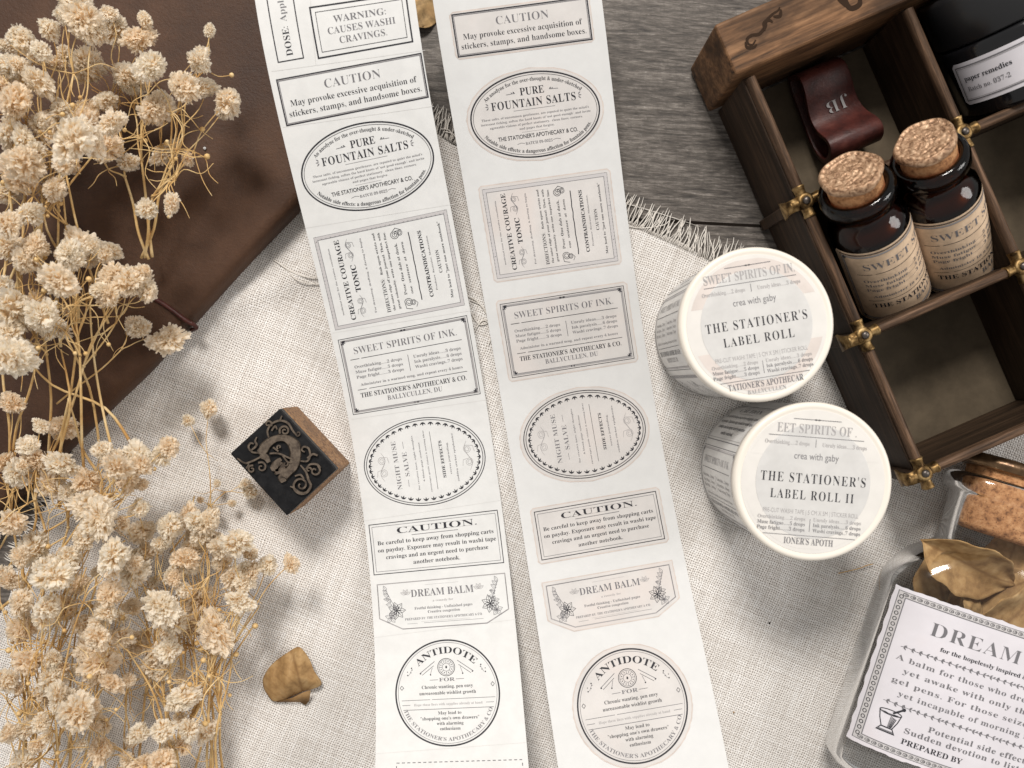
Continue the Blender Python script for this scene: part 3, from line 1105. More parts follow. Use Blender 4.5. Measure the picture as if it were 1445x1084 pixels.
V, Fc = [], []
prof = [(0.6, -1.2), (3.0, 0.2), (6.3, 0.4), (9.4, 0.3), (11.6, -0.6), (12.6, -1.8), (13.0, -3.5)]
rows = []
for z, off in prof:
    pts = edge_pts(8.0, off)
    rows.append([Vector((p.x, p.y, z)) for p in pts])
back = [Vector((-0.72, 0.69, 0)) * L_ for L_ in (6, 20, 60, 130)]
for L_ in back:
    rows.append([Vector((p.x + L_.x, p.y + L_.y, 13.0 + 0.5 * math.sin(p.x * 0.05 + L_.y * 0.04))) for p in rows[6]])
rows = [catmull(r_, 5) for r_ in rows]
for r_ in rows:
    V += [tuple(p) for p in r_]
nc = len(rows[0])
for j in range(len(rows) - 1):
    for i in range(nc - 1):
        k = j * nc + i
        Fc.append((k, k + nc, k + nc + 1, k + 1))
build('cover', V, Fc, M['leather'], nb, smooth=True)
V, Fc = [], []
tube(V, Fc, catmull([W(150, 372, 13.6), W(197, 408, 13.7), W(235, 432, 13.7), W(262, 452, 13.4), W(271, 457, 11.5), W(273, 458, 7)], 5), 0.8, 8)
tube(V, Fc, catmull([W(268, 455, 13.3), W(277, 462, 10.0), W(270, 466, 5)], 5), 0.8, 8)
build('cord', V, Fc, M['oxblood'], nb, smooth=True)

# ------------------------------------------------------------------ label strips
class Strip:
    def __init__(s, ys, xl, xr, zz, width):
        s.w = width
        ys = np.array(ys, float)
        fl, fr, fz = np.polyfit(ys, xl, 4), np.polyfit(ys, xr, 4), np.polyfit(ys, zz, 4)
        q = np.linspace(-70, 1170, 311)
        rows = []
        for y in q:
            sl = np.polyval(np.polyder(fl), y) * 0.5 + np.polyval(np.polyder(fr), y) * 0.5
            wd = np.polyval(fr, y) - np.polyval(fl, y)
            yr = y - wd * sl * 0.93
            z = max(2.6, float(np.polyval(fz, (y + yr) / 2)))
            rows.append((W(float(np.polyval(fl, y)), float(y), z), W(float(np.polyval(fr, yr)), float(yr), z)))
        s.L = np.array([tuple(a) for a, b in rows])
        s.R = np.array([tuple(b) for a, b in rows])
        # smooth the rows so the sheet has no kinks
        for A in (s.L, s.R):
            for it in range(12):
                A[1:-1] = 0.25 * A[:-2] + 0.5 * A[1:-1] + 0.25 * A[2:]
        C = (s.L + s.R) / 2
        s.v = np.concatenate([[0], np.cumsum(np.linalg.norm(np.diff(C, axis=0), axis=1))])

    def at(s, u, v, off=0.0):
        """u in 0..1 across, v in mm along"""
        u, v = np.atleast_1d(u).astype(float), np.atleast_1d(v).astype(float)
        def g(A, vv):
            return np.stack([np.interp(vv, s.v, A[:, k]) for k in range(3)], -1)
        L_, R_ = g(s.L, v), g(s.R, v)
        p = L_ + (R_ - L_) * u[:, None]
        if off:
            L2, R2 = g(s.L, v + 1.0), g(s.R, v + 1.0)
            L1, R1 = g(s.L, v - 1.0), g(s.R, v - 1.0)
            dv = (L2 + R2 - L1 - R1)
            du = R_ - L_
            nn = np.cross(dv, du)
            nn /= np.linalg.norm(nn, axis=1)[:, None]
            p = p + nn * off
        return p

    def inv(s, px, py):
        u, v = 0.5, np.interp(py, [-70, 1170], [0, s.v[-1]])
        for it in range(40):
            p = s.at(u, v)[0]
            k = F / (CAMH - p[2])
            ex, ey = px - (PX + p[0] * k), py - (PY - p[1] * k)
            du = s.at(u + 0.01, v)[0]
            dv = s.at(u, v + 0.5)[0]
            kd, kv = F / (CAMH - du[2]), F / (CAMH - dv[2])
            J = np.array([[(PX + du[0] * kd - PX - p[0] * k) / 0.01, (PX + dv[0] * kv - PX - p[0] * k) / 0.5],
                          [-(du[1] * kd - p[1] * k) / 0.01, -(dv[1] * kv - p[1] * k) / 0.5]])
            d = np.linalg.solve(J, [ex, ey])
            u += d[0] * 0.8
            v += d[1] * 0.8
        return u, v

    def frame(s, pts):
        A = [s.inv(*p) for p in pts]
        return [(a_ * s.w, b_) for a_, b_ in A]

    def place(s, A, cu, cv, off):
        A = np.array(A, float)
        return s.at((cu + A[:, 0]) / s.w, cv - A[:, 1], off)

    def sheet(s, name, m_, parent):
        V, Fc = [], []
        nu = 8
        vs = np.linspace(s.v[0], s.v[-1], 240)
        for v in vs:
            for i in range(nu + 1):
                V.append(tuple(s.at(i / nu, v)[0]))
        for j in range(len(vs) - 1):
            for i in range(nu):
                k = j * (nu + 1) + i
                Fc.append((k, k + nu + 1, k + nu + 2, k + 1))
        k0 = len(V)
        V += [(x, y, z - 0.16) for x, y, z in V]
        Fc += [tuple(i + k0 for i in f_[::-1]) for f_ in Fc]
        for c0_ in (0, nu):
            k = len(V)
            for j in range(len(vs)):
                q = V[j * (nu + 1) + c0_]
                V += [q, (q[0], q[1], q[2] - 0.16)]
            for j in range(len(vs) - 1):
                Fc.append((k + 2 * j, k + 2 * j + 1, k + 2 * j + 3, k + 2 * j + 2))
        return build(name, V, Fc, m_, parent, smooth=True)


SLY = [0, 140, 280, 420, 560, 700, 760, 900, 944, 1084]
SL = Strip(SLY, [359, 388.5, 420, 453, 487, 509, 518, 528, 528, 530], [585.7, 607, 634, 661, 682.5, 706, 716, 729, 733, 746.5],
           [43, 34, 25, 13.5, 4.5, 2.8, 3.2, 11, 15.5, 34], 50)
SR = Strip(SLY, [611, 632, 660, 682, 705, 730, 740, 760.5, 766, 788], [849.7, 865, 882.7, 901, 923.6, 948, 958, 991.5, 1000, 1028],
           [33, 23, 13, 6, 3.5, 3.5, 5, 16, 21, 33], 55)


def flatmesh(shape_fn, y0, y1, step=1.0, nx=6):
    """rows between y0..y1 of a convex shape: shape_fn(y)->(xl,xr)"""
    A, Fs = [], []
    n_ = max(3, int((y1 - y0) / step))
    for j in range(n_ + 1):
        y = y0 + (y1 - y0) * j / n_
        a_, b_ = shape_fn(y)
        for i in range(nx + 1):
            A.append((a_ + (b_ - a_) * i / nx, y))
    for j in range(n_):
        for i in range(nx):
            k = j * (nx + 1) + i
            Fs.append((k, k + 1, k + nx + 2, k + nx + 1))
    return A, Fs


def poly_span(poly):
    def f_(y):
        X = []
        for i in range(len(poly)):
            (x0, y0), (x1, y1) = poly[i], poly[(i + 1) % len(poly)]
            if abs(y1 - y0) < 1e-9:
                if abs(y - y0) < 1e-6:
                    X += [x0, x1]
                continue
            t_ = (y - y0) / (y1 - y0)
            if -1e-6 <= t_ <= 1 + 1e-6:
                X.append(x0 + (x1 - x0) * t_)
        return (min(X), max(X)) if X else (0, 0)
    return f_


def ell_span(a_, b_):
    return lambda y: (-a_ * math.sqrt(max(0, 1 - (y / b_) ** 2)), a_ * math.sqrt(max(0, 1 - (y / b_) ** 2)))


def wavy(fn, amp, seed):
    rr = random.Random(seed)
    p1, p2 = rr.uniform(0, 6), rr.uniform(0, 6)
    def f_(y):
        a_, b_ = fn(y)
        if b_ - a_ < 2:
            return a_, b_
        return a_ + amp * (math.sin(y * 1.7 + p1) + math.sin(y * 4.1 + p2)), b_ + amp * (math.sin(y * 1.9 + p2) + math.sin(y * 3.7 + p1))
    return f_


def rounded_rect_span(w, h, r_):
    def f_(y):
        d = abs(y) - (h / 2 - r_)
        ins = 0 if d < 0 else r_ - math.sqrt(max(0, r_ * r_ - d * d))
        return (-w / 2 + ins, w / 2 - ins)
    return f_


def put_label(st, root, pts, design, kind, margin, name='label', shape=None):
    """pts: pixel corners (tl,tr,br,bl) for a box, (left,right,top,bottom) for an ellipse"""
    U = st.frame(pts)
    if kind == 'box':
        cu = sum(u for u, v in U) / 4
        cv = sum(v for u, v in U) / 4
        w = ((U[1][0] - U[0][0]) + (U[2][0] - U[3][0])) / 2
        h = ((U[3][1] - U[0][1]) + (U[2][1] - U[1][1])) / 2
        span = rounded_rect_span(w + 2 * margin, h + 2 * margin, 1.1)
        y1 = h / 2 + margin
        inner = rounded_rect_span(w + 2 * margin - 0.7, h + 2 * margin - 0.7, 1.0)
    elif kind == 'ell':
        cu, cv = (U[0][0] + U[1][0]) / 2, (U[0][1] + U[1][1]) / 2
        cu2, cv2 = (U[2][0] + U[3][0]) / 2, (U[2][1] + U[3][1]) / 2
        cu, cv = (cu + cu2) / 2, (cv + cv2) / 2
        w, h = U[1][0] - U[0][0], (U[3][1] - U[2][1])
        if shape == 'circle':
            w = h = (w + h) / 2
        span = ell_span(w / 2 + margin, h / 2 + margin)
        inner = ell_span(w / 2 + margin - 0.4, h / 2 + margin - 0.4)
        y1 = h / 2 + margin
    else:       # polygon: tl tr rl br bl ll
        us, vs = [u for u, v in U], [v for u, v in U]
        cu, cv = (min(us) + max(us)) / 2, (min(vs) + max(vs)) / 2
        w, h = max(us) - min(us), max(vs) - min(vs)
        # regularise to a symmetric six-sided tag
        lo = cv - (U[2][1] + U[5][1]) / 2
        cu = (U[0][0] + U[1][0]) / 2
        hw = ((U[1][0] - U[0][0]) + (U[2][0] - U[5][0])) / 4
        bw = (U[3][0] - U[4][0]) / 2
        cv = ((U[0][1] + U[1][1]) / 2 + (U[3][1] + U[4][1]) / 2) / 2
        h = (U[3][1] + U[4][1]) / 2 - (U[0][1] + U[1][1]) / 2
        lo = cv - (U[2][1] + U[5][1]) / 2
        w = 2 * hw
        sh = [(-hw, h / 2), (hw, h / 2), (hw, lo), (bw, -h / 2), (-bw, -h / 2), (-hw, lo)]
        m_ = margin
        big = [(-hw - m_, h / 2 + m_), (hw + m_, h / 2 + m_), (hw + m_, lo - m_ * 0.5), (bw + m_ * 0.4, -h / 2 - m_), (-bw - m_ * 0.4, -h / 2 - m_), (-hw - m_, lo - m_ * 0.5)]
        span = poly_span(big)
        inner = poly_span([(x * 0.985, y * 0.965) for x, y in big])
        y1 = h / 2 + m_
    host = root
    z0 = 0.05
    if margin > 0:
        y2 = y1 - 0.4
        if kind == 'poly':
            y2 = y1 * 0.964
        A, Fs = flatmesh(wavy(span, 0.07, len(COL.objects)), -y1, y1)
        host = build(name, st.place(A, cu, cv, 0.06), Fs, M['sticker_edge'], root, smooth=True)
        A, Fs = flatmesh(wavy(inner, 0.06, len(COL.objects) + 3), -y2 + 0.01, y2 - 0.01)
        build('printed_face', st.place(A, cu, cv, 0.10), Fs, M['sticker'], host, smooth=True)
        z0 = 0.14
    p = Print()
    if kind == 'poly':
        design(p, w, h, sh)
    else:
        design(p, w, h)
    build('lettering', st.place(p.V, cu, cv, z0), p.F, INK, host, p.I)
    return cu, cv, w, h


ls = thing('label_strip', 'white precut washi label strip beside the stamp, labels printed on plain white', 'label strip', W(560, 560), 'unrolled label strips')
SL.sheet('backing', M['washi'], ls)
put_label(SL, ls, [(435.8, 10.4), (571.7, -8), (583.6, 61.2), (450.3, 79.5)], lambda p, w, h: d_warning(p, w, h), 'box', 0)
put_label(SL, ls, [(389.7, 108.4), (594.6, 79.9), (605, 141.2), (403.6, 173.3)], d_caution_small, 'box', 0)
put_label(SL, ls, [(423.3, 243.3), (614, 226.8), (511, 173.2), (527, 295.8)], d_pure, 'ell', 0)
put_label(SL, ls, [(441.8, 332.6), (631.7, 299.3), (654.6, 433.2), (473, 463.3)], d_creative, 'box', 0)
put_label(SL, ls, [(476.2, 477.1), (659.7, 448.5), (677.2, 556.8), (498.7, 584.4)], d_sweet, 'box', 0)
put_label(SL, ls, [(513, 661), (684.3, 641), (590, 590.5), (609, 713.5)], d_night, 'ell', 0)
put_label(SL, ls, [(520.3, 743.7), (701.2, 717.5), (710.5, 790), (528.8, 815.1)], d_caution_big, 'box', 0)
put_label(SL, ls, [(532.4, 828.6), (712, 805.6), (716.8, 854.4), (687, 876.3), (568.4, 890.7), (536, 878.1)], d_dream, 'poly', 0)
put_label(SL, ls, [(559.5, 983), (703.3, 972), (625, 900.5), (637.5, 1055.2)], d_antidote, 'ell', 0, shape='circle')
# DOSE label (runs off the top), the dashed frame at the bottom and the die-cut lines
U = SL.frame([(376, 0), (413.6, -4), (428.5, 82.4), (392.6, 87.6)])
p = Print()
cu, cv0 = (U[2][0] + U[3][0]) / 2, (U[2][1] + U[3][1]) / 2
wD = U[2][0] - U[3][0]
hD = 34.0
p.rect(wD, hD, 0.36, 0, 0, hD / 2)
build('printed_frame', SL.place(p.V, cu, cv0, 0.05), p.F, INK, ls, p.I)
p = Print()
p.turn = True
p.text('DOSE:', 1.3, 0, 8.6, 2.1, 0, -0.008, align='l')
p.text('Apply', 11.4, 0, 7.6, 2.0, 1, -0.012, align='l')
build('lettering', SL.place(p.V, cu, cv0, 0.05), p.F, INK, ls, p.I)
U = SL.frame([(559.5, 1083), (736.4, 1066)])
p = Print()
wD = U[1][0] - U[0][0]
x = 0
while x < wD:
    p.line([(x, 0), (min(x + 1.0, wD), 0)], 0.28, 1)
    x += 1.75
for sx in (0, wD):
    y = -1
    while y > -12:
        p.line([(sx, y), (sx, y - 1.0)], 0.28, 1)
        y -= 1.75
build('lettering', SL.place(p.V, U[0][0], (U[0][1] + U[1][1]) / 2, 0.05), p.F, INK, ls, p.I)
p = Print()
for (x0, y0, x1, y1) in ((383, 101, 600, 71), (399, 180, 612, 150), (432, 322, 641, 288), (470, 470, 668, 438), (496, 592, 690, 564), (515, 735, 708, 706), (527, 900, 728, 874), (528, 1064, 742, 1048), (438, 0, 446, 92)):
    a_, b_ = SL.frame([(x0, y0), (x1, y1)])
    p = Print()
    p.line([(a_[0], -a_[1]), (b_[0], -b_[1])], 0.14, 0)
    build('die_cut_line', SL.place(p.V, 0, 0, 0.045), p.F, M['cut'], ls)

rs = thing('label_strip', 'white backing strip carrying pinkish grey aged stickers, beside the tape rolls', 'label strip', W(820, 560), 'unrolled label strips')
SR.sheet('backing', M['release'], rs)
put_label(SR, rs, [(637.2, 20.3), (828.6, -3), (834.5, 53.3), (647.5, 83)], d_caution_small, 'box', 0.9, 'sticker')
put_label(SR, rs, [(663.6, 171.5), (846.5, 152), (749, 101), (762, 222)], d_pure, 'ell', 1.3, 'sticker')
put_label(SR, rs, [(680.8, 271.5), (855.7, 240.3), (871.5, 367), (702.4, 394.4)], d_creative, 'box', 1.4, 'sticker')
put_label(SR, rs, [(705.7, 431.2), (878.5, 402), (895.4, 505.1), (723.2, 533.7)], d_sweet, 'box', 1.5, 'sticker')
put_label(SR, rs, [(738.6, 624), (911, 601), (817, 551.5), (833, 674.5)], d_night, 'ell', 1.4, 'sticker')
put_label(SR, rs, [(753.8, 721.5), (926, 694.6), (937.3, 761.7), (764.4, 789.1)], d_caution_big, 'box', 1.5, 'sticker')
put_label(SR, rs, [(770.4, 825.6), (944.3, 798.6), (953, 844.8), (926, 866.3), (811.4, 883.8), (777.4, 871.3)], d_dream, 'poly', 1.5, 'sticker')
put_label(SR, rs, [(814.5, 1005), (969.5, 986), (884, 914), (901, 1078)], d_antidote, 'ell', 1.6, 'sticker', shape='circle')

# ------------------------------------------------------------------ tape rolls
RH = 54.0


def onlay(p, fn, name, parent, mats=INK):
    build(name, [fn(x, y) for x, y in p.V], p.F, mats, parent, p.I)


def roll(px, py, rp, rot, number, label, tone):
    c_ = W(px, py, RH)
    rr = rp / F * (CAMH - RH)
    t = thing('tape_roll', label, 'tape roll', (c_.x, c_.y, 1.0), 'tape rolls standing on end')
    V, Fc = [], []
    lathe(V, Fc, (c_.x, c_.y, 1.0), (0, 0, 1), [(0, rr * 0.90), (0.5, rr * 0.965), (RH - 3.2, rr * 0.965), (RH - 3.0, rr * 0.9)], 72)
    side = smooth_angle(build('tape_body', V, Fc, M['rollside'], t))
    V, Fc = [], []
    lathe(V, Fc, (c_.x, c_.y, RH - 3.6), (0, 0, 1), [(0, rr * 0.97), (0.4, rr), (2.6, rr), (3.3, rr * 0.985), (3.6, rr * 0.955), (3.45, rr * 0.93), (3.3, rr * 0.915), (3.3, rr * 0.5)], 96)
    lid = build('lid_ring', V, Fc, M['lid'], t, smooth=True)
    ca, sa = math.cos(rot), math.sin(rot)
    fn = lambda z: (lambda x, y: (c_.x + x * ca - y * sa, c_.y + x * sa + y * ca, z))
    V, Fc = [], []
    lathe(V, Fc, (c_.x, c_.y, RH - 0.28), (0, 0, 1), [(0, rr * 0.905), (0.05, rr * 0.90)], 72)
    pap = build('lid_paper', V, Fc, M['lidpaper'], t)
    ri = rr * 0.86
    # tinted bands of the printed sheet above and below
    def seg(y0, y1, m_, z):
        A, Fs = flatmesh(ell_span(ri, ri), y0, y1, 0.6, 4)
        build('lid_print_band', [fn(z)(x, y) for x, y in A], Fs, m_, pap)
    seg(ri * 0.35, ri * 0.985, tone, RH - 0.19)
    seg(-ri * 0.985, -ri * 0.33, tone, RH - 0.19)
    V, Fc = [], []
    lathe(V, Fc, (c_.x, c_.y, RH - 0.17), (0, 0, 1), [(0, rr * 0.72), (0.04, rr * 0.715)], 72)
    build('lid_centre', V, Fc, M['lidgrey'], pap)
    p = Print()
    p.text('crea with gaby', rr * 0.02, rr * 0.315, rr * 0.56, rr * 0.085, 1, -0.002, sans=True)
    p.text("THE STATIONER'S", 0, rr * 0.035, rr * 1.32, rr * 0.12, 0, -0.009, sp=1.2)
    p.text(number, 0, -rr * 0.175, rr * (0.92 if number.endswith('L') else 1.05), rr * 0.115, 0, -0.009, sp=1.2)
    p.text('PRE-CUT WASHI TAPE | 5 CM X 5M | STICKER ROLL', 0, -rr * 0.39, rr * 1.2, rr * 0.055, 2, -0.004, sans=True)
    hi = number.endswith('L')
    p.text('SWEET SPIRITS OF IN.' if hi else 'EET SPIRITS OF .', rr * 0.0, rr * 0.655, rr * (1.18 if hi else 1.0), rr * 0.115, 2, -0.008)
    p.text("TATIONER'S APOTHECAR" if hi else "IONER'S APOTH", 0, -rr * 0.755, rr * (0.98 if hi else 0.62), rr * 0.08, 1, -0.004)
    if hi:
        p.text('BALLYCULLEN', 0, -rr * 0.845, rr * 0.5, rr * 0.05, 2, -0.006)
    p.line([(-rr * 0.60, rr * 0.555), (rr * 0.60, rr * 0.555)], 0.18, 1)
    p.line([(-rr * 0.30, rr * 0.775), (rr * 0.30, rr * 0.775)], 0.18, 1)
    p.petal(0, rr * 0.775, 0, 1.0, 0.5, 1)
    p.petal(0, rr * 0.775, math.pi, 1.0, 0.5, 1)
    p.line([(-rr * 0.58, -rr * 0.685), (rr * 0.58, -rr * 0.685)], 0.16, 1)
    p.text('Overthinking......2 drops', -rr * 0.36, rr * 0.47, rr * 0.56, rr * 0.05, 2, -0.004)
    p.text('Unruly ideas......3 drops', rr * 0.36, rr * 0.47, rr * 0.56, rr * 0.05, 2, -0.004)
    p.line([(0, rr * 0.43), (0, rr * 0.53)], 0.18, 1)
    p.line([(0, -rr * 0.47), (0, -rr * 0.63)], 0.18, 1)
    for i, (a_, b_) in enumerate((('Overthinking......2 drops', 'Unruly ideas......3 drops'), ('Muse fatigue......5 drops', 'Ink paralysis......6 drops'), ('Page fright........3 drops', 'Washi cravings..7 drops'))):
        p.text(a_, -rr * 0.36, -rr * (0.475 + i * 0.068), rr * 0.60, rr * 0.045, 2 if i == 0 else 1, -0.004)
        p.text(b_, rr * 0.34, -rr * (0.475 + i * 0.068), rr * 0.60, rr * 0.045, 2 if i == 0 else 1, -0.004)
    onlay(p, fn(RH - 0.09), 'lettering', pap)
    # the wound strip shows its labels round the side
    R2 = rr * 0.965
    def cyl(phi0, off):
        return lambda x, y: (c_.x + (R2 + off) * math.cos(phi0 - y / R2), c_.y + (R2 + off) * math.sin(phi0 - y / R2), 25.5 + x)
    fs = [d_caution_big, d_sweet, d_creative, d_caution_small]
    dims = [(45, 17), (45, 27), (45, 34), (46, 14)]
    ph = R(100) if hi else R(112)
    for i in range(4):
        w_, h_ = dims[i]
        half = h_ / 2 / R2
        ph += half
        p = Print()
        fs[i](p, w_, h_)
        onlay(p, cyl(ph, 0.06), 'wound_label', side, [M['ink_mid'], M['ink_pale'], M['ink_light'], M['ink_light']])
        ph += half + 2.4 / R2
    return t


roll(1068, 458, 109.8, R(9), 'LABEL ROLL', 'ivory lidded tape roll lettered LABEL ROLL, touching the wooden box', M['lidpink'])
roll(1147.5, 680, 112.5, R(-4.5), 'LABEL ROLL II', 'ivory lidded tape roll lettered LABEL ROLL II, standing nearer the corked glass jar', M['lidpaper'])

# ------------------------------------------------------------------ wooden box
BH = 39.0
BO = W(1220, 473, BH)
BU = Vector((math.cos(BXR), math.sin(BXR), 0))
BV = Vector((math.sin(BXR), -math.cos(BXR), 0))


def B(u, v, z):
    q = BO + BU * u + BV * v
    return Vector((q.x, q.y, z))


bx = thing('wooden_box', 'dark wooden compartment box with brass corner fittings and a carved end board', 'box', B(55, 0, 0.8))


def bblock(name, u0, u1, v0, v1, z0, z1, m_, parent, bw=0.4, seg=2):
    V, Fc = [], []
    prism(V, Fc, [B(u0, v0, z0), B(u0, v1, z0), B(u1, v1, z0), B(u1, v0, z0)], [B(u0, v0, z1), B(u0, v1, z1), B(u1, v1, z1), B(u1, v0, z1)])
    return bevel(build(name, V, Fc, m_, parent), bw, seg)


VP = [-92.5, -47.3, 0.0, 48.6]
UP = [0.0, 55.6, 111.2]
UE = 166.0
bblock('floor', -1.5, UE, -92, 48, 1.2, 3.0, M['boxfloor'], bx, 0.1, 1)
T2 = 1.3
# side wall along v, then the dividers
bblock('side_wall', -2.2, T2, -92, 50.2, 1.0, BH - 3.2, M['box_v'], bx)
bblock('side_wall', UE, UE + 3, -92, 50.2, 1.0, BH - 3.2, M['box_v'], bx)
for u in UP[1:]:
    bblock('divider', u - T2, u + T2, -92, 47.2, 3.0, BH - 3.2, M['box_v'], bx)
for v in VP[1:3]:
    for i in range(3):
        u1 = UP[i + 1] if i < 2 else UE
        bblock('divider', UP[i] + T2, u1 - T2, v - T2, v + T2, 3.0, BH - 3.2, M['box'], bx)
bblock('end_wall', T2, UE, 47.3, 50.2, 1.0, BH - 3.2, M['box'], bx)
# rounded rails on top
def rail(u0, v0, u1, v1, m_):
    a_, b_ = B(u0, v0, BH - 1.9), B(u1, v1, BH - 1.9)
    V, Fc = [], []
    d = (b_ - a_).normalized()
    s_ = Vector((-d.y, d.x, 0))
    prof = [(-1.5, -1.4), (1.5, -1.4), (1.6, 0.3), (1.15, 1.45), (0.35, 1.8), (-0.35, 1.8), (-1.15, 1.45), (-1.6, 0.3)]
    prism(V, Fc, [a_ + s_ * x + Vector((0, 0, z)) for x, z in prof], [b_ + s_ * x + Vector((0, 0, z)) for x, z in prof])
    smooth_angle(build('rail', V, Fc, m_, bx), 50)
for u in UP:
    vv = VP[1:] + []
    prev = -91
    for v in vv:
        rail(u, prev, u, v - 3, M['rail_v'])
        prev = v + 3
for v in VP[1:]:
    for i in range(3):
        u1 = UP[i + 1] - 3 if i < 2 else UE
        rail(UP[i] + 3, v, u1, v, M['rail'])
# posts on the outer side
for v in VP[1:]:
    bblock('post', -4.6, -2.3, v - 1.9, v + 1.9, 1.0, BH - 2.0, M['box_v'], bx, 0.5)
# end board with bevelled outer end
V, Fc = [], []
ZT = BH + 2.5
lo = [B(-5.5, -93.0, 1.0), B(UE + 6, -93.0, 1.0), B(UE + 6, -110.5, 1.0), B(-5.5, -110.5, 1.0)]
hi = [Vector((p.x, p.y, ZT)) for p in lo]
prism(V, Fc, lo, hi)
eb = bevel(build('end_board', V, Fc, M['endboard'], bx), 1.2, 3)


def shade_ribbons(polys, w, z=ZT + 0.05):  # flat ribbons on the board; the groove shade is put into their colour
    V, Fc = [], []
    for P_ in polys:
        z += 0.02
        Q = catmull([W(x, y, z) for x, y in P_], 6)
        k = len(V)
        for i, q in enumerate(Q):
            d = (Q[min(i + 1, len(Q) - 1)] - Q[max(i - 1, 0)]).normalized()
            nn = Vector((-d.y, d.x, 0))
            ww = w * (0.35 + 0.65 * math.sin(math.pi * (i + 0.6) / (len(Q) + 0.6)))
            V += [tuple(q + nn * ww), tuple(q - nn * ww)]
        for i in range(len(Q) - 1):
            Fc.append((k + 2 * i, k + 2 * i + 1, k + 2 * i + 3, k + 2 * i + 2))
    build('carving_shade', V, Fc, M['groove_shade'], eb)


def z4(x, y):
    return (965 + x / 3.01, y / 3.01)


shade_ribbons([[z4(*q) for q in P_] for P_ in ([(305, 170), (292, 190), (272, 185), (270, 165), (290, 150), (320, 145), (345, 115), (350, 90), (375, 62), (400, 45), (408, 30)],
                                       [(262, 178), (268, 200), (295, 202), (310, 188)], [(345, 130), (340, 100), (360, 85), (378, 95)], [(380, 70), (408, 68), (412, 40)])], 0.55)
shade_ribbons([[z4(*q) for q in P_] for P_ in ([(680, -40), (688, 0), (700, 30), (720, 35), (745, 20), (748, 0), (740, -30)], [(655, -5), (680, 12), (700, 30)])], 0.9)


def fitting(u, v, post):
    """cast brass cross whose arms flare over the rails, with a domed rivet"""
    V, Fc = [], []
    base_z = BH - 2.7
    NC = 12
    st_ = [(0.0, 2.3, 2.9), (1.4, 2.1, 3.0), (2.3, 1.75, 2.95), (3.2, 1.62, 2.95), (4.1, 1.75, 3.05), (4.8, 1.92, 3.2), (5.2, 1.95, 3.25), (5.35, 1.75, 3.0)]
    for k4 in range(4):
        c_, s_ = math.cos(k4 * math.pi / 2), math.sin(k4 * math.pi / 2)
        k0 = len(V)
        for (rr_, hw, hz) in st_:
            for j in range(NC + 1):
                t_ = math.pi * j / NC
                y = hw * math.copysign(abs(math.cos(t_)) ** 0.8, math.cos(t_))
                V.append(tuple(B(u + rr_ * c_ - y * s_, v + rr_ * s_ + y * c_, base_z + hz * math.sin(t_) ** 0.8)))
        for i in range(len(st_) - 1):
            for j in range(NC):
                q = k0 + i * (NC + 1) + j
                Fc.append((q, q + 1, q + NC + 2, q + NC + 1))
        q = k0 + (len(st_) - 1) * (NC + 1)
        Fc.append(tuple(q + j for j in range(NC + 1)))
    lathe(V, Fc, B(u, v, base_z + 2.0), (0, 0, 1), [(0, 2.8), (0.7, 2.7), (1.15, 2.3), (1.3, 1.8), (1.25, 1.4), (1.25, 0.02)], 28)
    f_ = build('brass_fitting', V, Fc, M['brass'], bx, smooth=True)
    V, Fc = [], []
    q = B(u, v, base_z + 3.1)
    lathe(V, Fc, q, (0, 0, 1), [(0, 1.25), (0.5, 1.3), (0.9, 1.05), (1.15, 0.6), (1.22, 0.02)], 20)
    build('rivet', V, Fc, M['rivet'], f_, smooth=True)
    if post:
        # arm that folds down the outer post
        V, Fc = [], []
        prof = [(-1.5, BH - 0.9, 2.3), (-4.3, BH - 0.6, 2.0), (-5.3, BH - 1.6, 2.1), (-5.5, BH - 5.0, 2.5), (-5.45, BH - 7.4, 3.0)]
        for uu, zz, hw in prof:
            V += [tuple(B(u + uu, v - hw, zz)), tuple(B(u + uu, v + hw, zz))]
        for i in range(len(prof) - 1):
            Fc.append((2 * i, 2 * i + 1, 2 * i + 3, 2 * i + 2))
        o = build('brass_arm', V, Fc, M['brass'], f_, smooth=True)
        md = o.modifiers.new('thickness', 'SOLIDIFY')
        md.thickness = 0.7 * S


for u in UP:
    for v in VP[1:]:
        fitting(u, v, u == 0.0)

# leather clip in the first compartment
cc = W(1178, 148, 16)
t = thing('leather_clip', 'small oxblood leather pen loop stamped with two initials, in a box compartment', 'leather clip', (cc.x, cc.y, 3.0))
V, Fc = [], []
secs = [(-19, 8, 0), (-17.5, 14, 0), (-14, 18, 0), (-8, 17.5, 0), (-2, 15, 0), (3, 14.8, 0), (7, 17, 0), (10.5, 20.5, 0), (14, 22, 0), (17.5, 20, 0), (19.2, 15, 0), (17.5, 10.5, 0), (14, 8, 0), (10, 6.5, 0), (3, 6.0, 0), (-6, 6, 0), (-14, 6, 0)]
sec = catmull([(a_ * 0.9 + 0.3, b_, 0) for a_, b_, _ in secs + secs[:1]], 4)[:-1]
DV = (BV * 1.0).normalized()
DU = BU
for s_, wz in ((-1, 9.0), (1, 9.0)):
    for q in sec:
        wv = wz * (1.0 + 0.12 * (q.x / 19)) 
        V.append(tuple(cc + DV * q.x + DU * (s_ * wv) + Vector((0, 0, q.y - 16))))
ns_ = len(sec)
for i in range(ns_):
    j = (i + 1) % ns_
    Fc.append((j, ns_ + j, ns_ + i, i))
o = build('loop', V, Fc, M['oxblood'], t, smooth=True)
md = o.modifiers.new('thickness', 'SOLIDIFY')
md.thickness = 1.8 * S
md.offset = -1
bevel(o, 0.3, 2, 50)
p = Print()
p.text('JB', 0, 0, 8.0, 4.2, 2, -0.016)
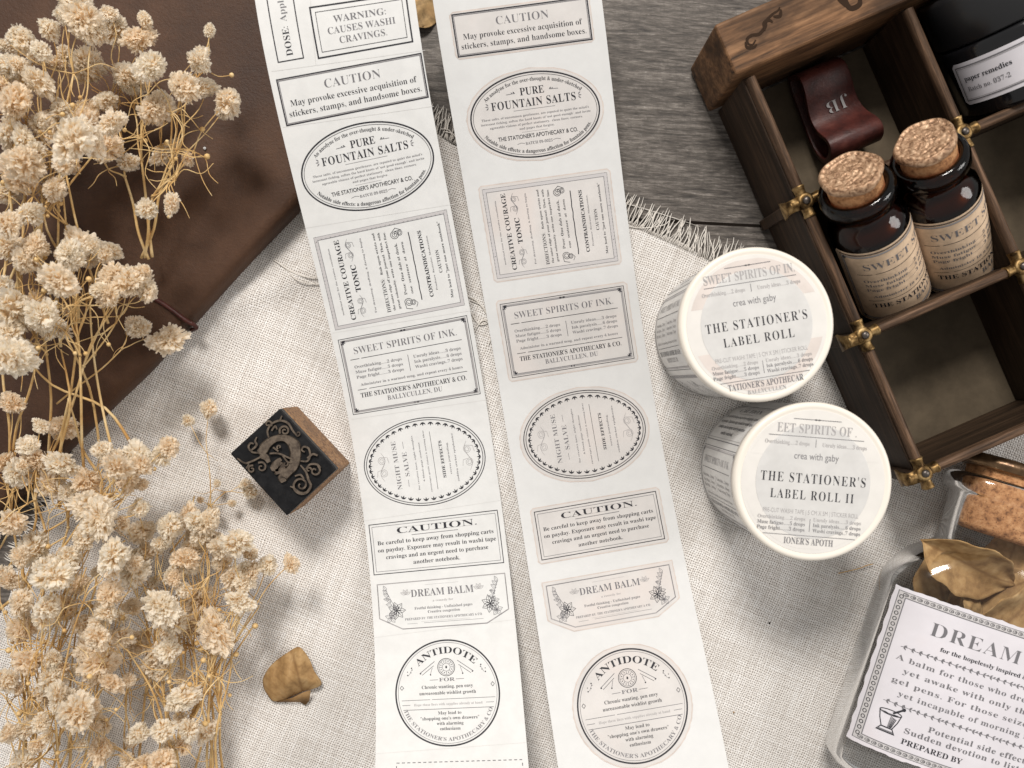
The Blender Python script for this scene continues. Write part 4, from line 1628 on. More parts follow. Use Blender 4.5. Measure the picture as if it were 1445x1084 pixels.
onlay(p, lambda x, y: tuple(cc - DU * (x - 1.5) + DV * (y + 0.2) + Vector((0, 0, np.interp(y + 0.2, [-8, -2, 3, 7], [17.5, 15.0, 14.8, 17]) - 16 + 0.25))), 'stamped_initials', t)


# ------------------------------------------------------------------ amber bottles leaning in the box
def frame_for(base, axis):
    axis = Vector(axis).normalized()
    camv = (Vector((0, 0, CAMH)) - Vector(base)).normalized()
    nrm = (camv - axis * camv.dot(axis)).normalized()
    return axis, nrm, axis.cross(nrm)


def wrap(base, axis, nrm, xd, rad, h0, phi_off=0.0):
    return lambda x, y: tuple(Vector(base) + axis * (h0 + y) + nrm * (rad * math.cos(x / rad + phi_off)) + xd * (rad * math.sin(x / rad + phi_off)))


def amber(base, axis, label, twist, seed):
    axis, nrm, xd = frame_for(base, axis)
    RB = 12.6
    t = thing('amber_bottle', label, 'bottle', base, 'amber vials leaning in the box')
    V, Fc = [], []
    prof = [(0.0, RB - 1.6), (0.4, RB - 0.5), (1.2, RB), (40, RB), (42, RB - 0.5), (44, RB - 2.0), (46, RB - 3.0), (48.5, RB - 3.1), (50.0, RB - 2.3), (51.0, RB - 0.9), (53.8, RB - 0.75), (55.6, RB - 1.2), (56.2, RB - 2.4), (55.4, 8.9), (46, 8.9)]
    lathe(V, Fc, base, axis, prof, 56, nrm)
    build('glass', V, Fc[:-1], M['amber'], t, smooth=True)
    V, Fc = [], []
    lathe(V, Fc, Vector(base) + axis * 1.4, axis, [(0, RB - 3), (0.8, RB - 1.5), (36, RB - 1.5), (39.0, RB - 3.0), (43.0, 7.6)], 40, nrm)
    build('dark_contents', V, Fc, M['amber_dark'], t, smooth=True)
    V, Fc = [], []
    lathe(V, Fc, Vector(base) + axis * 47, axis, [(0, 7.9), (0.5, 8.2), (12.6, 8.5), (13.0, 8.3)], 40, nrm)
    ck = smooth_angle(build('cork', V, Fc, M['cork'], t))
    # wax seal: irregular disc with a raised rim and relief
    rr = random.Random(seed)
    V, Fc = [], []
    NS, NR = 96, 26
    ph = [rr.uniform(0, 6) for _ in range(6)]
    o0 = Vector(base) + axis * 60.2
    for i in range(NR + 1):
        f_ = i / NR
        for j in range(NS):
            a_ = 2 * math.pi * j / NS
            r0 = 9.4 + 0.45 * math.sin(2 * a_ + ph[0]) + 0.28 * math.sin(5 * a_ + ph[1])
            r_ = r0 * f_
            z = 1.9
            z += 0.55 * math.exp(-((f_ - 0.9) / 0.06) ** 2) + 0.3 * math.exp(-((f_ - 0.72) / 0.03) ** 2)
            z += 0.28 * math.exp(-((f_ - 0.82) / 0.05) ** 2) * (1 if (j // 2) % 2 else -0.6)
            if f_ < 0.68:
                z += 0.22 * math.sin(r_ * 2.6 + ph[2] + 2 * math.sin(3 * a_ + ph[3])) * math.cos(5 * a_ + ph[4] + r_ * 0.9) + rr.uniform(-0.12, 0.12)
            if i == NR:
                z = -0.2 + 0.5 * math.sin(3 * a_ + ph[5])
                r_ *= 0.97
            elif i == NR - 1:
                z = 1.2
                r_ = r0 * 0.995
            V.append(tuple(o0 + axis * z + nrm * (r_ * math.cos(a_)) + xd * (r_ * math.sin(a_))))
    for i in range(NR):
        for j in range(NS):
            j2 = (j + 1) % NS
            Fc.append((i * NS + j, (i + 1) * NS + j, (i + 1) * NS + j2, i * NS + j2))
    build('wax_seal', V, Fc, M['wax'], ck, smooth=True)
    # kraft label
    LW, LH = 74.0, 35.5
    fw = wrap(base, axis, nrm, xd, RB + 0.12, 3.2 + LH / 2, twist)
    A, Fs = flatmesh(rounded_rect_span(LW, LH, 0.8), -LH / 2, LH / 2, 1.5, 44)
    lb = build('paper_label', [fw(x, y) for x, y in A], Fs, M['kraft'], t, smooth=True)
    p = Print()
    d_sweet(p, LW - 4.0, LH - 2.4)
    p.line([(-LW / 2 + 1.0, LH / 2 - 0.9), (LW / 2 - 1.0, LH / 2 - 0.9)], 0.2, 0)
    fw2 = wrap(base, axis, nrm, xd, RB + 0.2, 3.2 + LH / 2, twist)
    onlay(p, fw2, 'lettering', lb)


AX = Vector((-0.495, 0.560, 0.665)).normalized()
zb = 3.2 + 12.6 * math.sqrt(1 - AX.z ** 2)
b1 = W(1261, 421, zb)
b2 = W(1352, 383, zb)
amber(b1, AX, 'amber glass vial with copper wax cork, leaning beside the box side wall', R(99), 2)
amber(b2, AX, 'amber glass vial with copper wax cork, leaning beside the middle box divider', R(101), 9)

# black jar with the pale label
AJ = (Matrix.Rotation(R(6.5), 3, 'Z') @ BV * -0.97 + Vector((0, 0, 0.22))).normalized()
RJ = 23.0
jb = B(90.0, -53.0, 3.2 + RJ)
axis, nrm, xd = frame_for(jb, AJ)
t = thing('black_jar', 'glossy black capped jar with a pale label reading paper remedies', 'jar', jb)
V, Fc = [], []
lathe(V, Fc, jb, axis, [(0, RJ - 2.4), (0.8, RJ - 0.6), (2, RJ), (22.6, RJ), (23.8, RJ - 0.5), (24.4, RJ - 2)], 72, nrm)
build('jar_body', V, Fc, M['blackglass'], t, smooth=True)
V, Fc = [], []
lathe(V, Fc, jb + axis * 24.5, axis, [(0, RJ - 1.0), (0.6, RJ - 0.5), (14.5, RJ - 0.5), (15.7, RJ - 1.2), (16.2, RJ - 2.6)], 72, nrm)
cp = build('cap', V, Fc, M['blackcap'], t, smooth=True)
fw = wrap(jb, axis, nrm, xd, RJ + 0.12, 12.6, 0.30)
A, Fs = flatmesh(rounded_rect_span(58, 14.2, 1.2), -7.1, 7.1, 1, 50)
lb = build('paper_label', [fw(x, y) for x, y in A], Fs, M['lilac'], t, smooth=True)
p = Print()
p.rect(55.4, 11.4, 0.4, 1)
p.rect(54.4, 10.4, 0.16, 2)
p.text('paper remedies', -25.6, 1.7, 16.0, 1.6, 0, 0.002, align='l')
p.text('Batch no. 037-2', -25.6, -1.9, 14.5, 1.5, 1, -0.004, align='l')
p.line([(-5.5, -0.6), (4, 1.6)], 0.35, 0)
for i in range(5):
    x, y = -5 + i * 2.0, -0.5 + i * 0.46
    p.petal(x, y, 1.2, 2.0, 0.9, 0)
    p.petal(x, y, -0.8, 2.0, 0.9, 0)
fw = wrap(jb, axis, nrm, xd, RJ + 0.22, 12.6, 0.30)
onlay(p, fw, 'lettering', lb)

# ------------------------------------------------------------------ clear glass flask, lying, with leaves
FT = R(18.0)
JX = Vector((math.cos(FT), -math.sin(FT), 0))                 # along the label's lines (photo: down right)
JY = Vector((math.sin(FT), math.cos(FT), 0))                  # towards the cork
HZ = 17.0                                                     # half thickness
LT = W(1265.6, 825, 26.0)                               # label's corner on the upper face
LWD, LHT = 80.0, 54.0
JC = LT + JX * (LWD / 2)
JC.z = HZ + 1.0
fl = thing('glass_flask', 'clear corked glass flask of dry leaves lying on the linen, its label titled DREAM BALM', 'bottle', (JC.x, JC.y, 1.0))


def sup(a_, b_, t_, e=3.4):
    c_, s_ = math.cos(t_), math.sin(t_)
    return a_ * math.copysign(abs(c_) ** (2 / e), c_), b_ * math.copysign(abs(s_) ** (2 / e), s_)


def oval(name, prof, m_, parent, e=3.4, ns=96, caps=(True, True), zc=None):
    V, Fc = [], []
    for y, a_, b_ in prof:
        for j in range(ns):
            x, z = sup(a_, b_, 2 * math.pi * j / ns, e)
            q = JC + JX * x + JY * y
            V.append((q.x, q.y, (JC.z if zc is None else zc) + z))
    for i in range(len(prof) - 1):
        for j in range(ns):
            j2 = (j + 1) % ns
            Fc.append((i * ns + j, i * ns + j2, (i + 1) * ns + j2, (i + 1) * ns + j))
    if caps[0]:
        Fc.append(tuple(range(ns - 1, -1, -1)))
    if caps[1]:
        e0 = (len(prof) - 1) * ns
        Fc.append(tuple(e0 + j for j in range(ns)))
    return build(name, V, Fc, m_, parent, smooth=True)


HW = 41.5
oval('glass_wall', [(-66, 33, HZ * 0.5), (-64.5, 38.6, HZ * 0.85), (-61, HW, HZ), (-55, HW, HZ), (0, HW, HZ), (3, 41.0, HZ), (6.5, 39.4, HZ), (10, 37.3, HZ * 0.99), (13.3, 34.6, HZ * 0.97), (15.6, 31.6, HZ * 0.95), (17.2, 29.0, HZ * 0.92), (18.6, 27.3, HZ * 0.90),
                    (20.5, 26.4, HZ * 0.885), (36, 27.2, HZ * 0.87), (37.2, 28.4, HZ * 0.90), (38.2, 30.0, HZ * 0.95), (40, 30.5, HZ * 0.96), (42, 30.4, HZ * 0.96), (43.4, 29.4, HZ * 0.93), (44, 27.2, HZ * 0.87)], M['glass'], fl, caps=(True, False), e=2.7)
ck = oval('cork', [(25.4, 19.5, HZ * 0.60), (25.7, 21.6, HZ * 0.67), (26.4, 23.2, HZ * 0.72), (27.6, 24.0, HZ * 0.75), (48, 25.0, HZ * 0.80), (48.6, 24.2, HZ * 0.77)], M['cork'], fl, 2.2)
wx = oval('wax_seal', [(46.8, 25.6, HZ * 0.84), (47.6, 28.2, HZ * 0.93), (50.2, 28.4, HZ * 0.94), (51.6, 26.0, HZ * 0.84), (52.0, 14, HZ * 0.5)], M['bronze_wax'], ck, 2.2)


def jf(x, y, z):
    """label coordinates (mm from the label's upper left corner) on the flask's upper face"""
    q = LT + JX * x - JY * y
    xc = (x - LWD / 2) / HW
    zz = JC.z + HZ * max(0.0, 1 - abs(xc) ** 2.7) ** (1 / 2.7)
    return (q.x, q.y, zz + z)


rr = random.Random(4)
NXl, NYl = 60, 40
V, Fc = [], []
for j in range(NYl + 1):
    for i in range(NXl + 1):
        x, y = LWD * i / NXl, LHT * j / NYl
        if i in (0, NXl):
            x += 0.10 * math.sin(y * 0.9) + rr.uniform(-0.06, 0.06)
        if j in (0, NYl):
            y += 0.16 * math.sin(x * 0.55) + 0.10 * math.sin(x * 1.7) + rr.uniform(-0.06, 0.06)
        V.append(jf(x, y, 0.15))
for j in range(NYl):
    for i in range(NXl):
        k = j * (NXl + 1) + i
        Fc.append((k, k + NXl + 1, k + NXl + 2, k + 1))
lb = build('paper_label', V, Fc, M['lilac'], fl, smooth=True)
p = Print()


def fr(x0, y0, x1, y1, lw, ink):
    p.line([(x0, -y0), (x1, -y0), (x1, -y1), (x0, -y1)], lw, ink, True)


fr(1.9, 2.2, LWD - 1.9, LHT - 2.2, 1.7, 3)
fr(1.0, 1.3, LWD - 1.0, LHT - 1.3, 0.2, 1)
fr(2.9, 3.2, LWD - 2.9, LHT - 3.2, 0.26, 1)
for (x0, y0, x1, y1) in ((1.9, 2.2, LWD - 1.9, 2.2), (1.9, LHT - 2.2, LWD - 1.9, LHT - 2.2), (1.9, 2.2, 1.9, LHT - 2.2), (LWD - 1.9, 2.2, LWD - 1.9, LHT - 2.2)):
    L_ = math.hypot(x1 - x0, y1 - y0)
    nn = int(L_ / 1.9)
    for i in range(nn):
        t_ = (i + 0.5) / nn
        cx, cy = x0 + (x1 - x0) * t_, -(y0 + (y1 - y0) * t_)
        if y0 == y1:
            p.ell(0.7, 0.5, 0.16, 0, cx, cy, 10)
            p.ell(0.3, 0.22, 0.16, 0, cx + 0.15, cy, 6)
        else:
            p.ell(0.45, 0.6, 0.2, 0, cx, cy, 8)
p.text('DREAM BALM', LWD / 2, -9.7, 56, 4.4, 1, -0.0125, sp=1.1)
p.text('for the hopelessly inspired & temporarily tired', LWD / 2, -15.2, 47, 1.35, 0, 0.002)


def vine(y):
    x = 5.5
    while x < LWD - 6:
        p.line([(x, -y + 0.15 * math.sin(x)), (x + 2.2, -y + 0.15 * math.sin(x + 2.2))], 0.16, 1)
        p.petal(x + 0.8, -y, 0.75, 1.2, 0.5, 1)
        p.petal(x + 0.8, -y, -0.75, 1.2, 0.5, 1)
        p.petal(x + 1.9, -y, math.pi - 0.6 if int(x) % 3 else 0.5, 1.0, 0.45, 1)
        x += 2.3


vine(18.6)
for i, (t_, x0, ww) in enumerate((('A balm for those who dream masterpieces,', 5.2, 71), ('yet awake with only the urge to buy', 8.2, 64), ('gel pens. For those seized by midnight', 6.0, 70), ('yet incapable of morning follow-through.', 8.8, 66))):
    p.text(t_, x0, -22.2 - i * 3.75, ww, 1.75, 1, -0.004, align='l', sp=1.1)
vine(37.2)
p.text('Potential side effects: ink,', 20.5, -41.2, 43, 1.8, 1, 0.0, align='l', sp=1.1)
p.text('Sudden devotion to lists.', 13.8, -44.2, 41, 1.8, 1, 0.0, align='l', sp=1.1)
p.text('PREPARED BY', 13.8, -47.8, 20, 1.75, 0, 0.0, align='l')
# mortar and pestle
mx_, my_ = 8.6, -43.6
p.line([(mx_ - 3.2, my_ + 3.2), (mx_ - 2.6, my_ + 0.6), (mx_ - 1.6, my_ - 1.8), (mx_ - 2.6, my_ - 3.4), (mx_ + 2.6, my_ - 3.4), (mx_ + 1.6, my_ - 1.8), (mx_ + 2.6, my_ + 0.6), (mx_ + 3.2, my_ + 3.2)], 0.3, 0)
p.ell(3.2, 0.8, 0.28, 0, mx_, my_ + 3.2, 20)
p._add([(mx_ - 2.6, my_ + 3.0), (mx_ + 2.6, my_ + 3.0), (mx_ + 1.5, my_ + 2.6), (mx_ - 1.5, my_ + 2.6)], [(0, 1, 2, 3)], 0)
for i in range(5):
    p.line([(mx_ + 0.4 + i * 0.4, my_ + 2.2 - i * 0.15), (mx_ + 0.2 + i * 0.25, my_ - 1.6)], 0.24, 0 if i > 1 else 1)
p.line([(mx_ - 1.8, my_ - 1.9), (mx_ + 1.8, my_ - 1.9)], 0.4, 0)
p.line([(mx_ - 2.5, my_ - 3.0), (mx_ + 2.5, my_ - 3.0)], 0.5, 1)
p.line([(mx_ + 0.6, my_ + 3.2), (mx_ + 3.2, my_ + 5.4)], 0.6, 0)
p.dot(mx_ + 3.3, my_ + 5.5, 0.6, 0)
build('lettering', [jf(x, -y, 0.24) for x, y in p.V], p.F, INK, lb, p.I)


# ------------------------------------------------------------------ leaves
def leaf(name, c_, L_, Wd, rot, tilt, curl, m_, label, seed, roll_=0.0, group=None, stem=True):
    rr = random.Random(seed)
    V, Fc, AT = [], [], []
    NL, NW = 18, 10
    for i in range(NL + 1):
        t_ = i / NL
        hw = Wd / 2 * math.sin(math.pi * t_ ** 0.8) ** 0.75 * (1 + 0.07 * math.sin(9 * t_ + seed) + 0.05 * math.sin(23 * t_ + 2 * seed)) + 0.05
        for j in range(-NW, NW + 1):
            s_ = j / NW
            x = L_ * (t_ - 0.5)
            y = hw * s_
            z = curl * (s_ * s_ * hw / Wd * 2 * L_ * 0.22) + 0.5 * math.sin(t_ * 5 + seed) + 0.35 * math.sin(s_ * 6 + t_ * 8 + seed) + 0.9 * math.sin(s_ * 2.4 + t_ * 5.5 + 1.7 * seed)
            z += -curl * 0.12 * L_ * (2 * t_ - 1) ** 2
            V.append(Vector((x, y, z)))
            vn = math.exp(-(s_ / 0.05) ** 2)
            ph = (t_ * 7 - abs(s_) * 1.3) % 1.0
            vn = max(vn, 0.7 * math.exp(-((ph - 0.5) / 0.09) ** 2))
            AT.append(vn)
    n2 = 2 * NW + 1
    for i in range(NL):
        for j in range(n2 - 1):
            k = i * n2 + j
            Fc.append((k, k + 1, k + n2 + 1, k + n2))
    Mx = Matrix.Rotation(rot, 3, 'Z') @ Matrix.Rotation(tilt, 3, 'Y') @ Matrix.Rotation(roll_, 3, 'X')
    V = [tuple(Mx @ v_ + Vector(c_)) for v_ in V]
    o = build(name, V, Fc, m_, None, smooth=True, base=Vector(c_), attr=('vein', AT))
    md = o.modifiers.new('thickness', 'SOLIDIFY')
    md.thickness = 0.25 * S
    return o


LG = 'dry leaves inside the flask'
for i, (px, py, z, L_, Wd, rot, tilt, curl, roll_, mk, lab) in enumerate((
        (1372, 800, 26.5, 40, 20, -24, 12, 0.6, 0.35, 'leaf', 'large curled tan leaf inside the flask, just under its neck'),
        (1405, 838, 20, 34, 19, 25, -8, 0.4, -0.4, 'leaf', 'dark brown leaf inside the flask, half under the large tan leaf'),
        (1330, 838, 15, 30, 17, -75, 10, 0.3, 0.5, 'leaf', 'shadowed brown leaf standing at the flask wall above the label corner'),
        (1430, 872, 27, 34, 24, 40, 5, 0.5, 0.2, 'leaf', 'orange brown rounded leaf inside the flask at the label edge'),
        (1368, 866, 24, 17, 11, 70, 12, 0.5, 0.3, 'leaf_pale', 'small pale yellowish leaf scrap inside the flask at the label edge'),
        (1420, 800, 18, 34, 20, 70, -6, 0.3, -0.2, 'leaf', 'brown leaf inside the flask lying deepest under the neck'))):
    q = W(px, py, z)
    o = leaf('dried_leaf', q, L_, Wd, R(rot), R(tilt), curl, M[mk], lab, i + 2, roll_)
    tag(o, lab, 'leaf', LG)

# folded leaf on the cloth
out = [(372, 972), (371, 958), (379, 943), (390, 932), (404, 922), (420, 913), (430, 920), (438, 933), (443, 946), (454, 965), (440, 973), (428, 976), (412, 983), (400, 989), (384, 989)]
V, Fc, AT = [], [], []
cx, cy = 416, 955
rings = 26
out = [(q.x, q.y) for q in catmull([(x, y, 0) for x, y in out + out[:1]], 5)][:-1]
fl_ = {}
for i in range(rings + 1):
    f_ = i / rings
    for j, (x, y) in enumerate(out):
        qx, qy = cx + (x - cx) * f_, cy + (y - cy) * f_
        z = 7.5 - 5.0 * f_ ** 1.5 + 0.35 * math.sin(qx * 0.3) + 2.2 * f_ * math.exp(-((j - 33) / 14.0) ** 2)
        V.append(tuple(W(qx, qy, z)))
        AT.append(max(math.exp(-(((qx - 420) * 0.95 + (qy - 950) * -0.25) / 2.0) ** 2), 0.6 * math.exp(-(((qy * 0.8 + abs(qx - 422) * 0.7) % 11 - 5.5) / 1.0) ** 2)))
no = len(out)
for i in range(rings):
    for j in range(no):
        j2 = (j + 1) % no
        Fc.append((i * no + j, i * no + j2, (i + 1) * no + j2, (i + 1) * no + j))
k = len(V)
fold = [(390, 990, 2.2), (412, 985, 4.5), (428, 977, 5.5), (438, 974, 4.5), (437, 988, 2.0), (431, 995, 1.6), (424, 990, 1.6)]
V += [tuple(W(x, y, z)) for x, y, z in fold]
AT += [0.7] * len(fold)
Fc += [(k, k + 1, k + 6), (k + 1, k + 2, k + 6), (k + 2, k + 3, k + 4), (k + 2, k + 4, k + 6), (k + 4, k + 5, k + 6)]
o = build('dried_leaf', V, Fc, M['leaf'], None, smooth=True, attr=('vein', AT))
md = o.modifiers.new('thickness', 'SOLIDIFY')
md.thickness = 0.3 * S
tag(o, 'folded golden brown dry leaf lying alone on the linen below the stamp', 'leaf')
o = leaf('dried_leaf', W(603, 2, 2.0), 22, 13, R(70), R(6), -0.3, M['leaf_pale'], '', 3)
tag(o, 'pale yellow leaf tip showing on the board between the two label strips', 'leaf')

# small scraps
V, Fc = [], []
tube(V, Fc, catmull([W(1183, 809, 1.5), W(1197, 806, 2.0), W(1213, 802, 2.2), W(1223, 798, 2.4), (W(1232, 796, 2.0))], 4), [0.18] * 17, 5)
tag(build('plant_fibre', V, Fc, M['stem'], None, smooth=True), 'thin brown plant fibre lying on the linen between tape roll and flask', 'fibre')


def crumb(px, py, z, r_, m_, label):
    V, Fc = [], []
    rr = random.Random(px)
    lathe(V, Fc, W(px, py, z), (0.2, 0.1, 1), [(0, 0.02), (r_ * 0.3, r_ * 0.8), (r_ * 0.9, r_), (r_ * 1.5, r_ * 0.6), (r_ * 1.7, 0.02)], 9)
    V = [tuple(Vector(v_) + Vector((rr.uniform(-1, 1), rr.uniform(-1, 1), 0)) * r_ * 0.25) for v_ in V]
    tag(build('crumb', V, Fc, m_, None, smooth=True), label, 'crumb')


crumb(289, 210, 13.2, 0.55, M['washi'], 'tiny white crumb on the dark leather notebook')
crumb(1085, 879, 0.9, 0.45, M['carved'], 'tiny black speck on the linen below the second tape roll')
crumb(1035, 1005, 0.9, 0.35, M['leaf'], 'tiny orange speck on the linen beside the sticker strip')

# ------------------------------------------------------------------ stamp
SH = 26.0


def sw(x, y, z=SH):
    return W(300 + x / 5.164, 550 + y / 5.164, z)


face = [sw(122, 465), sw(540, 925), sw(910, 580), sw(490, 130)]      # counter clockwise in plan
st = thing('rubber_stamp', 'wooden printing block stamp with a black ornamental letter face', 'stamp', (sum((p for p in face), Vector()) / 4).to_2d().to_3d() + Vector((0, 0, 1.0)))
V, Fc = [], []
cen = sum(face, Vector()) / 4
low = [Vector((p.x, p.y, 1.2)) for p in face]
prism(V, Fc, low, [Vector((p.x, p.y, SH - 4.0)) for p in face])
bevel(build('wood_block', V, Fc, M['stampwood'], st), 0.6, 2)
V, Fc = [], []
ins = [cen + (p - cen) * 0.985 for p in face]
prism(V, Fc, [Vector((p.x, p.y, SH - 4.05)) for p in ins], [Vector((p.x, p.y, SH)) for p in ins])
pl = bevel(build('plate', V, Fc, M['plate'], st), 0.4, 2)


def relief(polys, name, h=1.1, closed=False):
    V, Fc = [], []
    for P_ in polys:
        h += 0.025
        Q = catmull([(x, y, w_) for x, y, w_ in P_], 6)
        k = len(V)
        for i, q in enumerate(Q):
            a_, b_ = Q[max(i - 1, 0)], Q[min(i + 1, len(Q) - 1)]
            d = Vector((b_.x - a_.x, b_.y - a_.y))
            d = d.normalized() if d.length > 0 else Vector((1, 0))
            nn = Vector((-d.y, d.x))
            for s_, z in ((-1.12, SH), (-0.9, SH + h), (0.9, SH + h), (1.12, SH)):
                V.append(tuple(sw(q.x + nn.x * q.z * 0.5 * s_, q.y + nn.y * q.z * 0.5 * s_, z)))
        for i in range(len(Q) - 1):
            for j in range(3):
                Fc.append((k + 4 * i + j, k + 4 * i + j + 1, k + 4 * i + 4 + j + 1, k + 4 * i + 4 + j))
        Fc.append((k, k + 1, k + 2, k + 3))
        e = k + 4 * (len(Q) - 1)
        Fc.append((e + 3, e + 2, e + 1, e))
    build(name, V, Fc, M['type'], pl)


relief([[(330, 455, 30), (365, 440, 70), (400, 395, 62), (460, 358, 48), (530, 355, 52), (590, 400, 80), (605, 470, 78), (590, 550, 72), (545, 605, 60), (510, 640, 66), (520, 672, 40)],
        [(425, 580, 30), (455, 565, 75), (485, 560, 80), (500, 610, 90)], [(350, 470, 60), (390, 495, 46), (410, 530, 30)], [(430, 560, 20), (470, 525, 34), (500, 505, 24)]], 'letter')


def spiral(cx, cy, r0, a0, turns, dirn, w0, w1):
    out = []
    nn = max(5, int(turns * 9))
    for i in range(nn):
        t_ = i / (nn - 1)
        a_ = a0 + dirn * turns * 2 * math.pi * t_
        r_ = r0 * (1 - 0.85 * t_)
        out.append((cx + r_ * math.cos(a_), cy + r_ * math.sin(a_), w0 + (w1 - w0) * t_))
    return out


relief([[(410, 350, 12), (400, 300, 14), (430, 250, 14), (490, 225, 15), (550, 245, 16), (585, 300, 14), (615, 335, 12)] + spiral(622, 318, 18, 1.6, 0.8, -1, 11, 8),
        spiral(525, 300, 40, 2.6, 1.5, 1, 16, 10), spiral(405, 250, 28, 0.6, 1.1, -1, 15, 9), [(430, 300, 12), (455, 265, 14), (470, 290, 10)], [(490, 225, 12), (505, 190, 10)],
        [(340, 460, 12), (290, 455, 14), (262, 420, 15), (275, 390, 14), (300, 395, 10)], [(285, 440, 12), (320, 405, 16), (310, 375, 14), (322, 345, 8)],
        [(350, 490, 12), (290, 520, 14), (235, 535, 13), (180, 500, 9)], spiral(355, 565, 40, -2.2, 1.2, 1, 15, 9), spiral(285, 580, 30, -1.2, 1.2, -1, 15, 9), [(265, 540, 12), (245, 575, 10)],
        [(640, 520, 10), (690, 520, 14), (710, 480, 15), (700, 430, 15), (665, 415, 14), (650, 440, 12), (672, 455, 10)], [(690, 500, 14), (730, 470, 16), (765, 480, 14)], [(680, 580, 12), (710, 545, 14), (760, 545, 16), (785, 570, 14)],
        spiral(745, 590, 42, -1.0, 1.1, 1, 15, 10), spiral(700, 585, 22, 0, 0.9, -1, 14, 9),
        spiral(645, 695, 72, 0.2, 1.6, 1, 18, 12), [(640, 550, 10), (680, 600, 16), (700, 660, 18), (715, 700, 18), (690, 745, 16), (640, 750, 14), (590, 715, 12), (565, 705, 9)],
        [(600, 630, 10), (640, 620, 14), (665, 650, 14)], [(415, 465, 12), (480, 465, 14), (540, 490, 13), (585, 510, 10)], [(440, 420, 14), (480, 450, 12)], spiral(485, 418, 18, 2.2, 0.9, 1, 12, 8), spiral(530, 540, 22, -1.2, 1.0, 1, 13, 9), [(510, 480, 12), (545, 525, 12), (575, 535, 9)]], 'scrollwork', 0.9)

# ------------------------------------------------------------------ dried flowers
def blossom_mesh(seed, elong=1.0):
    rr = random.Random(seed)
    V, Fc, AT = [], [], []
    NP = 300
    lobes = [Vector((rr.gauss(0, 1), rr.gauss(0, 1), rr.gauss(0, 1))).normalized() for _ in range(6)]
    def radius(d):
        return 0.70 + 0.36 * max(max(0.0, d.dot(q)) ** 5 for q in lobes)
    for i in range(NP):
        z = 1 - 2 * (i + 0.5) / NP
        a_ = i * 2.39996 + rr.uniform(-0.3, 0.3)
        s_ = math.sqrt(max(0, 1 - z * z))
        d = Vector((s_ * math.cos(a_), s_ * math.sin(a_), z)) + Vector((rr.gauss(0, 0.10), rr.gauss(0, 0.10), rr.gauss(0, 0.10)))
        d.normalize()
        L_ = radius(d) * rr.uniform(0.84, 1.10)
        tng = d.orthogonal().normalized()
        tng = Matrix.Rotation(rr.uniform(0, 6.28), 3, d) @ tng
        bn = d.cross(tng)
        wd = rr.uniform(0.15, 0.32)
        lean = rr.uniform(-0.9, 0.9)
        f0 = 1 - rr.uniform(0.34, 0.46) / max(L_, 0.5)
        tone_ = rr.uniform(0.62, 1.2)
        k = len(V)
        for q, (g_, ww) in enumerate(((0.0, 0.4), (0.45, 0.9), (0.8, 1.0), (1.0, 0.75))):
            f_ = f0 + (1 - f0) * g_
            c_ = d * (L_ * f_) + tng * (lean * 0.22 * g_ * g_)
            for e in (-1, 0, 1):
                jag = rr.uniform(-0.07, 0.07) if q == 3 else rr.uniform(-0.02, 0.02)
                cup = 0.05 * (1 - e * e)
                pnt = c_ + bn * (wd * ww * 0.5 * e) + d * jag + tng * cup
                V.append(Vector((pnt.x * elong, pnt.y, pnt.z)))
                AT.append(max(0.0, min(1.0, (0.12 + 0.88 * g_) * tone_)))
        for q in range(3):
            for e in range(2):
                b_ = k + q * 3 + e
                Fc.append((b_, b_ + 1, b_ + 4, b_ + 3))
    # tan heart
    k = len(V)
    HR = 0.50
    for i in range(5):
        for j in range(8):
            t_, a_ = math.pi * (i + 0.5) / 5, 2 * math.pi * j / 8
            V.append(Vector((HR * elong * math.sin(t_) * math.cos(a_), HR * math.sin(t_) * math.sin(a_), HR * math.cos(t_))))
            AT.append(0.25)
    for i in range(4):
        for j in range(8):
            j2 = (j + 1) % 8
            Fc.append((k + i * 8 + j, k + i * 8 + j2, k + i * 8 + 8 + j2, k + i * 8 + 8 + j))
    me = bpy.data.meshes.new('blossom')
    me.from_pydata([tuple(v_ * S) for v_ in V], [], Fc)
    me.materials.append(M['petal'])
    at_ = me.attributes.new('tip', 'FLOAT', 'POINT')
    at_.data.foreach_set('value', AT)
    me.polygons.foreach_set('use_smooth', [True] * len(me.polygons))
    me.update()
    return me


